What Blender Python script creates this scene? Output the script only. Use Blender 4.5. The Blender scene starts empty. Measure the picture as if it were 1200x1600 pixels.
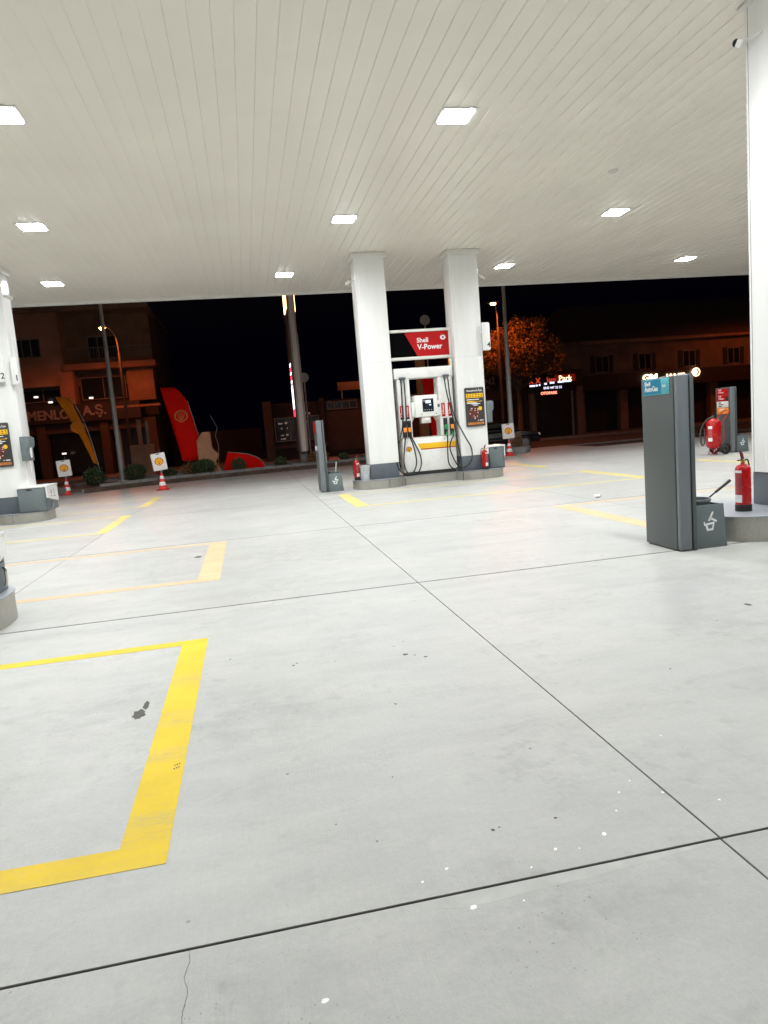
import bpy, bmesh, math, random
from mathutils import Vector, Matrix
import numpy as np

rnd = random.Random(7)
sc = bpy.context.scene
COL = sc.collection
R_ = math.radians

# ------------------------------------------------------------------ camera
CAM_H = 1.6
F_PX, YAW, PITCH, ROLL = 1092.0, R_(10.582), R_(-6.981), R_(-4.622)
cam_d = bpy.data.cameras.new('camera')
cam = bpy.data.objects.new('camera', cam_d)
COL.objects.link(cam)
fw = Vector((math.sin(YAW) * math.cos(PITCH), math.cos(YAW) * math.cos(PITCH), math.sin(PITCH)))
rt0 = Vector((math.cos(YAW), -math.sin(YAW), 0))
up0 = rt0.cross(fw)
rt = math.cos(ROLL) * rt0 + math.sin(ROLL) * up0
up = -math.sin(ROLL) * rt0 + math.cos(ROLL) * up0
M = Matrix((rt, up, -fw)).transposed().to_4x4()
M.translation = Vector((0, 0, CAM_H))
cam.matrix_world = M
cam_d.sensor_fit = 'VERTICAL'
cam_d.sensor_height = 36.0
cam_d.lens = 36.0 * F_PX / 1600.0
cam_d.clip_start = 0.05
cam_d.clip_end = 2000
sc.camera = cam
sc.render.resolution_x, sc.render.resolution_y = 768, 1024

# ------------------------------------------------------------------ world: night sky
w = bpy.data.worlds.new('World')
sc.world = w
w.use_nodes = True
nt = w.node_tree
bg = nt.nodes['Background']
sky = nt.nodes.new('ShaderNodeTexSky')
sky.sky_type = 'NISHITA'
sky.sun_disc = False
sky.sun_elevation = R_(-4.0)
sky.sun_rotation = R_(200)
add = nt.nodes.new('ShaderNodeMix')
add.data_type = 'RGBA'
add.blend_type = 'ADD'
add.inputs[0].default_value = 1
add.inputs[7].default_value = (.003, .0035, .014, 1)   # town glow in the night air
nt.links.new(sky.outputs[0], add.inputs[6])
nt.links.new(add.outputs[2], bg.inputs[0])
bg.inputs[1].default_value = 0.1
sun_d = bpy.data.lights.new('moon', 'SUN')
sun_d.energy = 0.002
sun_d.angle = R_(0.5)
sun_d.color = (1, .93, .85)
sun = bpy.data.objects.new('moon', sun_d)
COL.objects.link(sun)
sun.rotation_euler = (R_(50), 0, R_(160))
# ------------------------------------------------------------------ exposure
sc.view_settings.view_transform = 'Standard'
sc.view_settings.look = 'None'
sc.view_settings.exposure = 0.1
sc.view_settings.gamma = 1.0
LAMP_WATTS = 124.0
SODIUM_W = 1050.0
cy = sc.cycles
cy.use_denoising = True
cy.max_bounces = 8
cy.diffuse_bounces = 5
cy.glossy_bounces = 3
cy.transparent_max_bounces = 6
cy.sample_clamp_indirect = 6.0
cy.caustics_reflective = False
cy.caustics_refractive = False


# ------------------------------------------------------------------ material helpers
def mat(name, col, rough=0.5, metal=0.0, emit=None, estr=0.0, var=0.0, vscale=6.0, bump=0.0, bscale=60.0,
        stretch=None, spec=0.5, coat=0.0):
    m = bpy.data.materials.new(name)
    m.use_nodes = True
    t = m.node_tree
    b = t.nodes['Principled BSDF']
    b.inputs['Base Color'].default_value = (*col, 1)
    b.inputs['Roughness'].default_value = rough
    b.inputs['Metallic'].default_value = metal
    b.inputs['Specular IOR Level'].default_value = spec
    if coat:
        b.inputs['Coat Weight'].default_value = coat
        b.inputs['Coat Roughness'].default_value = 0.08
    if emit:
        b.inputs['Emission Color'].default_value = (*emit, 1)
        b.inputs['Emission Strength'].default_value = estr
    tc = None
    if var or bump:
        tc = t.nodes.new('ShaderNodeTexCoord')
        mp = t.nodes.new('ShaderNodeMapping')
        if stretch:
            mp.inputs['Scale'].default_value = stretch
        t.links.new(tc.outputs['Object'], mp.inputs[0])
    if var:
        n = t.nodes.new('ShaderNodeTexNoise')
        n.inputs['Scale'].default_value = vscale
        n.inputs['Detail'].default_value = 5
        n.inputs['Roughness'].default_value = 0.6
        t.links.new(mp.outputs[0], n.inputs['Vector'])
        r = t.nodes.new('ShaderNodeMapRange')
        r.inputs[1].default_value = 0.3
        r.inputs[2].default_value = 0.7
        r.inputs[3].default_value = 1 - var
        r.inputs[4].default_value = 1 + var * 0.5
        t.links.new(n.outputs[0], r.inputs[0])
        mx = t.nodes.new('ShaderNodeMix')
        mx.data_type = 'RGBA'
        mx.blend_type = 'MULTIPLY'
        mx.inputs[0].default_value = 1
        mx.inputs[6].default_value = (*col, 1)
        t.links.new(r.outputs[0], mx.inputs[7])
        t.links.new(mx.outputs[2], b.inputs['Base Color'])
        rr = t.nodes.new('ShaderNodeMapRange')
        rr.inputs[1].default_value = 0.3
        rr.inputs[2].default_value = 0.7
        rr.inputs[3].default_value = max(0.04, rough - 0.08)
        rr.inputs[4].default_value = min(1, rough + 0.08)
        t.links.new(n.outputs[0], rr.inputs[0])
        t.links.new(rr.outputs[0], b.inputs['Roughness'])
    if bump:
        n2 = t.nodes.new('ShaderNodeTexNoise')
        n2.inputs['Scale'].default_value = bscale
        n2.inputs['Detail'].default_value = 4
        t.links.new(mp.outputs[0], n2.inputs['Vector'])
        bp = t.nodes.new('ShaderNodeBump')
        bp.inputs['Strength'].default_value = bump
        bp.inputs['Distance'].default_value = 0.01
        t.links.new(n2.outputs[0], bp.inputs['Height'])
        t.links.new(bp.outputs[0], b.inputs['Normal'])
    return m


def concrete_material():
    m = bpy.data.materials.new('brushed_concrete')
    m.use_nodes = True
    t = m.node_tree
    L = t.links.new
    b = t.nodes['Principled BSDF']
    geo = t.nodes.new('ShaderNodeNewGeometry')

    def noise(scale, detail=6, rough=.6, vec=None, dist=0.0):
        n = t.nodes.new('ShaderNodeTexNoise')
        n.inputs['Scale'].default_value = scale
        n.inputs['Detail'].default_value = detail
        n.inputs['Roughness'].default_value = rough
        n.inputs['Distortion'].default_value = dist
        L(vec or geo.outputs['Position'], n.inputs['Vector'])
        return n.outputs[0]

    def mapr(v, a, c, d, e):
        r = t.nodes.new('ShaderNodeMapRange')
        for i, x in enumerate((a, c, d, e)):
            r.inputs[i + 1].default_value = x
        L(v, r.inputs[0])
        return r.outputs[0]

    def math_(op, a, c):
        k = t.nodes.new('ShaderNodeMath')
        k.operation = op
        for i, x in enumerate((a, c)):
            if isinstance(x, (int, float)):
                k.inputs[i].default_value = x
            else:
                L(x, k.inputs[i])
        return k.outputs[0]

    def mix(f, a, c, mode='MIX'):
        k = t.nodes.new('ShaderNodeMix')
        k.data_type = 'RGBA'
        k.blend_type = mode
        for idx, x in ((0, f), (6, a), (7, c)):
            if isinstance(x, (int, float)):
                k.inputs[idx].default_value = x
            elif isinstance(x, tuple):
                k.inputs[idx].default_value = (*x, 1)
            else:
                L(x, k.inputs[idx])
        return k.outputs[2]
    att = t.nodes.new('ShaderNodeAttribute')
    att.attribute_name = 'slab'
    base = mix(mapr(noise(0.7, 6, .62), .3, .7, 0, 1), (.394, .400, .396), (.452, .449, .432))
    base = mix(1.0, base, att.outputs['Color'], 'MULTIPLY')
    # broom texture along X and trowel blotches
    mp = t.nodes.new('ShaderNodeMapping')
    mp.inputs['Scale'].default_value = (160, 3.0, 1)
    L(geo.outputs['Position'], mp.inputs[0])
    broom = noise(1.0, 3, .6, mp.outputs[0])
    base = mix(1.0, base, mapr(broom, .25, .75, .975, 1.02), 'MULTIPLY')
    mp2 = t.nodes.new('ShaderNodeMapping')
    mp2.inputs['Scale'].default_value = (1.0, 2.6, 1)
    mp2.inputs['Rotation'].default_value = (0, 0, .35)
    L(geo.outputs['Position'], mp2.inputs[0])
    base = mix(1.0, base, mapr(noise(2.2, 8, .7, mp2.outputs[0], .6), .35, .65, .945, 1.03), 'MULTIPLY')
    spots = math_('MULTIPLY', mapr(noise(6.5, 3, .5, None, .4), .60, .70, 0, 1), mapr(noise(1.4, 3), .42, .6, 0, 1))
    base = mix(math_('MULTIPLY', spots, .22), base, (.2, .2, .195))
    base = mix(1.0, base, mapr(noise(150, 3, .8), .3, .7, .94, 1.05), 'MULTIPLY')
    base = mix(1.0, base, mapr(noise(38, 4, .7), .3, .7, .95, 1.04), 'MULTIPLY')
    # tyre and oil smudges
    sm = math_('MULTIPLY', mapr(noise(1.1, 5, .65, None, .8), .50, .66, 0, 1), mapr(noise(7, 6, .72), .48, .68, 0, 1))
    base = mix(math_('MULTIPLY', sm, .42), base, (.20, .20, .195))
    # soiled patches where cars stop, and clusters of fine dark specks inside them
    patch = None
    for cx, cy, rr in ((-.15, 3.95, .75), (-1.15, 4.3, .8), (-1.5, 3.6, .6), (3.3, 4.3, .6), (.6, 9.3, 1.4), (-1.3, 9.7, 1.0), (3.8, 10.2, 1.3),
                       (6.6, 9.6, 1.3), (4.4, 15.6, 1.6), (7.0, 15.7, 1.5), (-4.6, 15.5, 1.5), (.8, 2.0, .5), (-.1, 1.7, .5), (4.2, 5.6, .9)):
        d = t.nodes.new('ShaderNodeVectorMath')
        d.operation = 'DISTANCE'
        L(geo.outputs['Position'], d.inputs[0])
        d.inputs[1].default_value = (cx, cy, 0)
        q = mapr(d.outputs['Value'], .15 * rr, rr, 1, 0)
        patch = q if patch is None else math_('MAXIMUM', patch, q)
    pn = math_('MULTIPLY', patch, mapr(noise(5, 7, .72), .40, .66, 0, 1))
    base = mix(math_('MULTIPLY', pn, .36), base, (.21, .21, .20))
    v3 = t.nodes.new('ShaderNodeTexVoronoi')
    v3.inputs['Scale'].default_value = 48
    L(geo.outputs['Position'], v3.inputs['Vector'])
    sp = math_('MULTIPLY', math_('MULTIPLY', mapr(v3.outputs['Distance'], .10, .20, 1, 0), patch), mapr(noise(12, 4), .48, .58, 0, 1))
    base = mix(math_('MULTIPLY', sp, .75), base, (.08, .08, .08))
    # long tyre sweeps through the lanes
    mp4 = t.nodes.new('ShaderNodeMapping')
    mp4.inputs['Scale'].default_value = (.16, 2.4, 1)
    L(geo.outputs['Position'], mp4.inputs[0])
    ty = math_('MULTIPLY', mapr(noise(1.0, 4, .6, mp4.outputs[0], .3), .54, .68, 0, 1), mapr(noise(22, 4, .7), .35, .65, .4, 1))
    base = mix(math_('MULTIPLY', ty, .20), base, (.20, .20, .195))
    # small dark pits
    vo = t.nodes.new('ShaderNodeTexVoronoi')
    vo.inputs['Scale'].default_value = 5.5
    L(geo.outputs['Position'], vo.inputs['Vector'])
    pit = math_('MULTIPLY', mapr(vo.outputs['Distance'], .035, .055, 1, 0), mapr(noise(1.1, 3), .50, .56, 0, 1))
    base = mix(math_('MULTIPLY', pit, .75), base, (.07, .07, .07))
    vo2 = t.nodes.new('ShaderNodeTexVoronoi')
    vo2.inputs['Scale'].default_value = 17
    L(geo.outputs['Position'], vo2.inputs['Vector'])
    pit2 = math_('MULTIPLY', mapr(vo2.outputs['Distance'], .05, .09, 1, 0), mapr(noise(1.7, 3), .58, .66, 0, 1))
    base = mix(math_('MULTIPLY', pit2, .6), base, (.12, .12, .12))
    L(base, b.inputs['Base Color'])
    L(mapr(noise(1.2, 5, .6), .3, .7, .40, .62), b.inputs['Roughness'])
    b.inputs['Specular IOR Level'].default_value = .35
    bp = t.nodes.new('ShaderNodeBump')
    bp.inputs['Strength'].default_value = .25
    bp.inputs['Distance'].default_value = .004
    L(math_('ADD', broom, noise(90, 4)), bp.inputs['Height'])
    L(bp.outputs[0], b.inputs['Normal'])
    return m


def paint_material(name, col, wear=.06):
    m = bpy.data.materials.new(name)
    m.use_nodes = True
    t = m.node_tree
    L = t.links.new
    b = t.nodes['Principled BSDF']
    geo = t.nodes.new('ShaderNodeNewGeometry')

    def noise(scale, stretch, detail=6, rough=.65, rot=0.0):
        mp = t.nodes.new('ShaderNodeMapping')
        mp.inputs['Scale'].default_value = stretch
        mp.inputs['Rotation'].default_value = (0, 0, rot)
        L(geo.outputs['Position'], mp.inputs[0])
        n = t.nodes.new('ShaderNodeTexNoise')
        n.inputs['Scale'].default_value = scale
        n.inputs['Detail'].default_value = detail
        n.inputs['Roughness'].default_value = rough
        L(mp.outputs[0], n.inputs['Vector'])
        return n.outputs[0]

    def mapr(v, a, c, d, e):
        r = t.nodes.new('ShaderNodeMapRange')
        for i, x in enumerate((a, c, d, e)):
            r.inputs[i + 1].default_value = x
        L(v, r.inputs[0])
        return r.outputs[0]

    def mul(a, c):
        k = t.nodes.new('ShaderNodeMath')
        k.operation = 'MULTIPLY'
        for i, x in enumerate((a, c)):
            if isinstance(x, (int, float)):
                k.inputs[i].default_value = x
            else:
                L(x, k.inputs[i])
        return k.outputs[0]

    def mix(f, a, c, mode='MIX'):
        k = t.nodes.new('ShaderNodeMix')
        k.data_type = 'RGBA'
        k.blend_type = mode
        for idx, x in ((0, f), (6, a), (7, c)):
            if isinstance(x, (int, float)):
                k.inputs[idx].default_value = x
            elif isinstance(x, tuple):
                k.inputs[idx].default_value = (*x, 1)
            else:
                L(x, k.inputs[idx])
        return k.outputs[2]
    base = mix(1.0, col, mapr(noise(2.2, (1, 1, 1)), .35, .65, .90, 1.04), 'MULTIPLY')
    # tyre scuffs run across the stripes in bands
    band = mapr(noise(1.0, (.25, 2.6, 1), 3, .5), .50, .60, 0, 1)
    scuff = mul(band, mapr(noise(9, (1.2, 9, 1), 8, .8, .12), .44, .60, 0, 1))
    base = mix(mul(scuff, .62), base, (.34, .31, .22))
    chips = mapr(noise(30, (1, 1, 1), 6, .75), .67 - wear, .70 - wear, 0, 1)
    base = mix(mul(chips, .6), base, (.33, .32, .28))
    black = mul(mapr(noise(1.0, (.4, 3.2, 1), 4, .6, .3), .60, .70, 0, 1), mapr(noise(14, (.6, 6, 1), 6, .7), .5, .7, 0, 1))
    base = mix(mul(black, .55), base, (.08, .075, .06))
    L(base, b.inputs['Base Color'])
    b.inputs['Roughness'].default_value = .6
    b.inputs['Specular IOR Level'].default_value = .2
    return m


def brick_mat(name, c1, c2, mortar, scale=4.0, rough=.85):
    m = bpy.data.materials.new(name)
    m.use_nodes = True
    t = m.node_tree
    L = t.links.new
    b = t.nodes['Principled BSDF']
    tc = t.nodes.new('ShaderNodeTexCoord')
    sep = t.nodes.new('ShaderNodeSeparateXYZ')
    cmb = t.nodes.new('ShaderNodeCombineXYZ')
    L(tc.outputs['Object'], sep.inputs[0])
    L(sep.outputs[0], cmb.inputs[0])
    L(sep.outputs[2], cmb.inputs[1])
    br = t.nodes.new('ShaderNodeTexBrick')
    br.inputs['Scale'].default_value = scale
    br.inputs['Color1'].default_value = (*c1, 1)
    br.inputs['Color2'].default_value = (*c2, 1)
    br.inputs['Mortar'].default_value = (*mortar, 1)
    L(cmb.outputs[0], br.inputs['Vector'])
    L(br.outputs[0], b.inputs['Base Color'])
    b.inputs['Roughness'].default_value = rough
    return m


def foliage(name, c1, c2):
    m = bpy.data.materials.new(name)
    m.use_nodes = True
    t = m.node_tree
    L = t.links.new
    b = t.nodes['Principled BSDF']
    geo = t.nodes.new('ShaderNodeNewGeometry')
    r = t.nodes.new('ShaderNodeMix')
    r.data_type = 'RGBA'
    r.inputs[6].default_value = (*c1, 1)
    r.inputs[7].default_value = (*c2, 1)
    L(geo.outputs['Random Per Island'], r.inputs[0])
    L(r.outputs[2], b.inputs['Base Color'])
    b.inputs['Roughness'].default_value = .6
    return m


MT = {}
MT['concrete'] = concrete_material()
MT['joint'] = mat('joint_filler', (.13, .122, .112), .9)
MT['asphalt'] = mat('asphalt', (.05, .048, .046), .85, var=.3, vscale=3, bump=.4, bscale=80)
MT['paving'] = mat('paving', (.22, .20, .18), .8, var=.25, vscale=2)
MT['yellow'] = paint_material('yellow_line_paint', (.68, .48, .03), .05)
MT['pale_yellow'] = paint_material('faded_yellow_paint', (.62, .53, .19), .03)
MT['faded_orange'] = paint_material('faded_orange_paint', (.62, .45, .27), .0)
MT['white_paint'] = mat('white_paint', (.85, .85, .83), .5)
MT['stain'] = mat('oil_stain', (.085, .08, .068), .8, var=.4, vscale=25)
MT['mortar'] = mat('mortar_patch', (.44, .445, .43), .7, var=.15, vscale=9)
MT['crack'] = mat('crack', (.15, .15, .145), .9)
MT['panel'] = mat('ceiling_panel_enamel', (.89, .85, .765), .42, var=.04, vscale=.6)
MT['clad'] = mat('white_cladding', (.82, .825, .815), .22, var=.035, vscale=2.0, stretch=(3, 3, .35))
MT['trim'] = mat('white_trim', (.76, .75, .71), .4, var=.05, vscale=3)
MT['skirt'] = mat('grey_skirt', (.105, .125, .145), .38, var=.12, vscale=5)
MT['seam'] = mat('dark_seam', (.06, .06, .06), .8)
MT['steel'] = mat('brushed_steel', (.44, .425, .385), .42, metal=.6, var=.18, vscale=7, stretch=(9, 9, .6))
MT['island_top'] = mat('island_top_plate', (.33, .35, .39), .45, metal=.25, var=.1, vscale=4)
MT['pillar'] = mat('grey_pillar_paint', (.086, .099, .098), .42, var=.06, vscale=2)
MT['pillar_edge'] = mat('grey_edge_trim', (.165, .185, .20), .35, var=.06, vscale=3)
MT['bin'] = mat('grey_bin_paint', (.14, .172, .18), .42, var=.08, vscale=4)
MT['dwhite'] = mat('dispenser_white', (.82, .82, .80), .3, var=.03, vscale=4)
MT['dgrey'] = mat('dispenser_beige_side', (.62, .60, .54), .4, var=.05, vscale=4)
MT['black'] = mat('black_plastic', (.018, .018, .020), .4, var=.2, vscale=9)
MT['matt_black'] = mat('matt_black_vinyl', (.002, .002, .002), .7, spec=.03)
MT['rubber'] = mat('black_rubber', (.016, .016, .017), .55)
MT['red'] = mat('red_vinyl', (.46, .006, .009), .4, var=.06, vscale=4, spec=.25)
MT['ext_red'] = mat('extinguisher_red', (.44, .007, .009), .28, var=.05, vscale=6, coat=.25, spec=.35)
MT['yellow_v'] = mat('yellow_vinyl', (.86, .50, .015), .4, var=.04, vscale=6)
MT['orange'] = mat('orange_plastic', (.85, .28, .03), .4)
MT['green'] = mat('green_plastic', (.02, .28, .07), .4)
MT['teal'] = mat('teal_vinyl', (.015, .22, .36), .35)
MT['teal2'] = mat('pale_teal_vinyl', (.10, .42, .50), .35)
MT['white'] = mat('white_vinyl', (.85, .85, .85), .4)
MT['ink'] = mat('black_ink', (.02, .02, .02), .5)
MT['brass'] = mat('brass', (.62, .45, .15), .3, metal=1)
MT['chrome'] = mat('chrome', (.62, .62, .62), .2, metal=1)
MT['galv'] = mat('galvanised', (.60, .64, .65), .5, metal=.3, var=.25, vscale=14)
MT['pole'] = mat('pole_grey', (.33, .32, .31), .5, metal=.3, var=.15, vscale=3)
MT['dark_pole'] = mat('dark_pole_paint', (.05, .045, .04), .6)
MT['poster'] = mat('poster_print', (.05, .045, .045), .35, var=.4, vscale=8)
MT['poster_pic'] = mat('poster_food_print', (.16, .035, .022), .35, var=.9, vscale=22)
MT['orange_print'] = mat('poster_orange_print', (.55, .2, .05), .4, var=.4, vscale=14)
MT['screen'] = mat('dark_screen', (.012, .016, .03), .12)
MT['lcd'] = mat('lit_lcd', (.3, .35, .4), .3, emit=(.8, .88, 1), estr=.9)
MT['lamp'] = mat('lamp_lens', (.9, .9, .9), .3, emit=(.97, 1, 1), estr=85)
MT['frame'] = mat('lamp_frame', (.74, .74, .72), .35)
MT['sodium'] = mat('sodium_lens', (.9, .5, .2), .3, emit=(1, .42, .10), estr=60)
MT['digit_w'] = mat('white_lit_panel', (.8, .8, .8), .4, emit=(1, .93, .9), estr=2.6)
MT['digit_r'] = mat('red_lit_panel', (.7, .1, .1), .4, emit=(1, .03, .06), estr=2.6)
MT['glow_y'] = mat('yellow_lit_panel', (.8, .6, .1), .4, emit=(1, .50, .18), estr=7)
MT['neon'] = mat('white_lit_letters', (.9, .85, .8), .4, emit=(1, .66, .40), estr=3.2)
MT['led_r'] = mat('red_led', (.4, .05, .05), .4, emit=(1, .07, .03), estr=.7)
MT['led_w'] = mat('white_led', (.5, .5, .6), .4, emit=(.75, .72, 1), estr=1.6)
MT['led_hot'] = mat('red_hot_led', (.6, .2, .1), .4, emit=(1, .28, .16), estr=2.5)
MT['bulb'] = mat('small_lit_bulb', (.8, .8, .8), .4, emit=(1, .94, .85), estr=1.2)
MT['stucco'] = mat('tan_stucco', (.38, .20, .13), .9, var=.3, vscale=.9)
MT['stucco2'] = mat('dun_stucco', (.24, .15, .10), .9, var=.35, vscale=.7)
MT['dark_wall'] = mat('dark_shopfront', (.035, .027, .025), .8, var=.3, vscale=1)
MT['brown'] = mat('brown_panel', (.085, .052, .04), .8, var=.3, vscale=1.5)
MT['glass'] = mat('dark_window_glass', (.014, .016, .022), .15)
MT['winframe'] = mat('window_frame', (.24, .20, .18), .6)
MT['tile'] = brick_mat('roof_tile', (.20, .11, .075), (.15, .085, .06), (.05, .03, .025), 3.0)
MT['sign_dark'] = mat('dark_sign_board', (.035, .022, .02), .6, var=.3, vscale=2)
MT['letter_dull'] = mat('unlit_letter', (.30, .27, .28), .6)
MT['orange_board'] = mat('orange_board', (.42, .20, .08), .7, var=.2, vscale=2)
MT['soil'] = mat('planter_soil', (.10, .06, .045), .95, var=.5, vscale=5, bump=.8, bscale=14)
MT['kerb'] = mat('kerb_stone', (.20, .195, .19), .8, var=.25, vscale=3)
MT['leaf_g'] = foliage('topiary_leaf', (.025, .055, .018), (.065, .10, .035))
MT['leaf_dry'] = foliage('dry_leaf', (.14, .075, .03), (.24, .14, .06))
MT['leaf_t'] = foliage('tree_leaf', (.07, .05, .012), (.22, .135, .035))
MT['bark'] = mat('bark', (.10, .075, .055), .9, var=.4, vscale=12)
MT['flag_red'] = mat('red_flag_cloth', (.72, .007, .004), .7, var=.12, vscale=2, spec=.05)
MT['flag_yel'] = mat('amber_flag_cloth', (.46, .125, .006), .7, var=.12, vscale=2, spec=.05)
MT['flag_mark'] = mat('flag_print', (.50, .20, .03), .55)
MT['rock'] = mat('tan_rock', (.50, .24, .14), .85, var=.25, vscale=3, bump=.5, bscale=8)
MT['terracotta'] = mat('terracotta', (.42, .12, .06), .8, var=.2, vscale=5)
MT['car'] = mat('black_car_paint', (.02, .016, .02), .2, coat=.6)
MT['car_glass'] = mat('car_glass', (.01, .01, .012), .08)
MT['headlamp'] = mat('headlamp', (.6, .6, .6), .15, emit=(1, .8, .7), estr=.12)
MT['bb_white'] = mat('board_white', (.72, .68, .66), .5)
MT['paper'] = mat('crumpled_paper', (.85, .85, .86), .7)


# ------------------------------------------------------------------ mesh helpers
class MB:
    def __init__(s):
        s.bm = bmesh.new()

    def _add(s, t, mx=None):
        if mx is not None:
            t.transform(mx)
        me = bpy.data.meshes.new('tmp')
        t.to_mesh(me)
        t.free()
        s.bm.from_mesh(me)
        bpy.data.meshes.remove(me)
        return s

    def box(s, x0, x1, y0, y1, z0, z1, bev=0.0, seg=2, mx=None):
        t = bmesh.new()
        bmesh.ops.create_cube(t, size=1)
        for v in t.verts:
            v.co = Vector(((x0 + x1) / 2 + v.co.x * (x1 - x0), (y0 + y1) / 2 + v.co.y * (y1 - y0),
                           (z0 + z1) / 2 + v.co.z * (z1 - z0)))
        if bev:
            bmesh.ops.bevel(t, geom=list(t.edges), offset=bev, segments=seg, affect='EDGES', profile=.5)
        return s._add(t, mx)

    def prism(s, poly, a, b, axis='y', bev=0.0, mx=None):
        """poly of 2D points extruded from a to b along axis. y: (x,z); z: (x,y); x: (y,z)"""
        def P(p, h):
            return {'y': (p[0], h, p[1]), 'z': (p[0], p[1], h), 'x': (h, p[0], p[1])}[axis]
        t = bmesh.new()
        A = [t.verts.new(P(p, a)) for p in poly]
        B = [t.verts.new(P(p, b)) for p in poly]
        n = len(poly)
        t.faces.new(A)
        t.faces.new(list(reversed(B)))
        for i in range(n):
            t.faces.new((A[i], B[i], B[(i + 1) % n], A[(i + 1) % n]))
        bmesh.ops.recalc_face_normals(t, faces=list(t.faces))
        if bev:
            bmesh.ops.bevel(t, geom=list(t.edges), offset=bev, segments=2, affect='EDGES', profile=.5)
        return s._add(t, mx)

    def tube(s, pts, r, n=8, r1=None, cap=True, smooth=0):
        pts = [Vector(p) for p in pts]
        if smooth:
            out = []
            for i in range(len(pts) - 1):
                p0 = pts[max(i - 1, 0)]
                p1, p2 = pts[i], pts[i + 1]
                p3 = pts[min(i + 2, len(pts) - 1)]
                for k in range(smooth):
                    u = k / smooth
                    out.append(.5 * ((2 * p1) + (p2 - p0) * u + (2 * p0 - 5 * p1 + 4 * p2 - p3) * u * u +
                                     (3 * p1 - p0 - 3 * p2 + p3) * u ** 3))
            out.append(pts[-1])
            pts = out
        t = bmesh.new()
        rings = []
        N = len(pts)
        ref = None
        for i, p in enumerate(pts):
            d = (pts[min(i + 1, N - 1)] - pts[max(i - 1, 0)]).normalized()
            if ref is None:
                ref = Vector((0, 0, 1)) if abs(d.z) < .9 else Vector((1, 0, 0))
            u = (ref - d * ref.dot(d)).normalized()
            ref = u
            v = d.cross(u)
            rr = r if r1 is None else r + (r1 - r) * i / (N - 1)
            rings.append([t.verts.new(p + rr * (math.cos(2 * math.pi * k / n) * u + math.sin(2 * math.pi * k / n) * v))
                          for k in range(n)])
        for a, b in zip(rings, rings[1:]):
            for k in range(n):
                t.faces.new((a[k], a[(k + 1) % n], b[(k + 1) % n], b[k]))
        if cap:
            t.faces.new(list(reversed(rings[0])))
            t.faces.new(rings[-1])
        bmesh.ops.recalc_face_normals(t, faces=list(t.faces))
        return s._add(t)

    def lathe(s, prof, c=(0, 0, 0), n=20, mx=None, a0=0.0, a1=2 * math.pi):
        """prof: (r, z) list"""
        t = bmesh.new()
        full = abs(a1 - a0 - 2 * math.pi) < 1e-6
        cnt = n if full else n + 1
        rings = []
        for r, z in prof:
            if r < 1e-6:
                rings.append([t.verts.new((c[0], c[1], c[2] + z))])
            else:
                rings.append([t.verts.new((c[0] + r * math.cos(a0 + (a1 - a0) * k / n),
                                           c[1] + r * math.sin(a0 + (a1 - a0) * k / n), c[2] + z)) for k in range(cnt)])
        for a, b in zip(rings, rings[1:]):
            for k in range(n):
                k2 = (k + 1) % cnt
                if len(a) == 1 and len(b) > 1:
                    t.faces.new((a[0], b[k], b[k2]))
                elif len(b) == 1 and len(a) > 1:
                    t.faces.new((a[k], a[k2], b[0]))
                elif len(a) > 1:
                    t.faces.new((a[k], a[k2], b[k2], b[k]))
        bmesh.ops.recalc_face_normals(t, faces=list(t.faces))
        return s._add(t, mx)

    def quad(s, pts):
        vs = [s.bm.verts.new(p) for p in pts]
        s.bm.faces.new(vs)
        return s

    def each(s, name, m, parent=None, **kw):
        """one object per loose piece"""
        bm = s.bm
        bm.verts.index_update()
        left = set(bm.verts)
        out = []
        while left:
            st = [left.pop()]
            comp = set(st)
            while st:
                v = st.pop()
                for e in v.link_edges:
                    q = e.other_vert(v)
                    if q in left:
                        left.discard(q)
                        comp.add(q)
                        st.append(q)
            g = MB()
            mp = {v: g.bm.verts.new(v.co) for v in comp}
            for f in bm.faces:
                if f.verts[0] in comp:
                    g.bm.faces.new([mp[v] for v in f.verts])
            out.append(g.build(name, m, parent, **kw))
        bm.free()
        return out

    def build(s, name, m, parent=None, smooth=35, loc=None, rot=None, **props):
        me = bpy.data.meshes.new(name)
        s.bm.to_mesh(me)
        s.bm.free()
        me.materials.append(m)
        if smooth:
            me.shade_smooth()
            me.set_sharp_from_angle(angle=R_(smooth))
        o = bpy.data.objects.new(name, me)
        COL.objects.link(o)
        if parent:
            o.parent = parent
        if loc:
            o.location = loc
        if rot:
            o.rotation_euler = rot
        for k, v in props.items():
            o[k] = v
        return o


def raw(name, verts, faces, m, parent=None, **props):
    me = bpy.data.meshes.new(name)
    me.from_pydata(verts, [], faces)
    me.materials.append(m)
    o = bpy.data.objects.new(name, me)
    COL.objects.link(o)
    if parent:
        o.parent = parent
    for k, v in props.items():
        o[k] = v
    return o


def thing(name, label, cat, loc=(0, 0, 0), rotz=0.0, group=None):
    o = bpy.data.objects.new(name, None)
    o.empty_display_size = .1
    COL.objects.link(o)
    o.location = loc
    o.rotation_euler = (0, 0, rotz)
    o['label'] = label
    o['category'] = cat
    if group:
        o['group'] = group
    return o


def tag(o, label, cat, group=None):
    o['label'] = label
    o['category'] = cat
    if group:
        o['group'] = group
    return o


def dup(o, loc, rotz=None, label=None, parent=None):
    """a copy of a thing with its parts and sub-parts"""
    c = o.copy()
    COL.objects.link(c)
    if parent:
        c.parent = parent
    else:
        c.location = loc
        if rotz is not None:
            c.rotation_euler = (0, 0, rotz)
        if label:
            c['label'] = label
    for ch in list(o.children):
        dup(ch, None, parent=c)
    return c


_tc = {}


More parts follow.
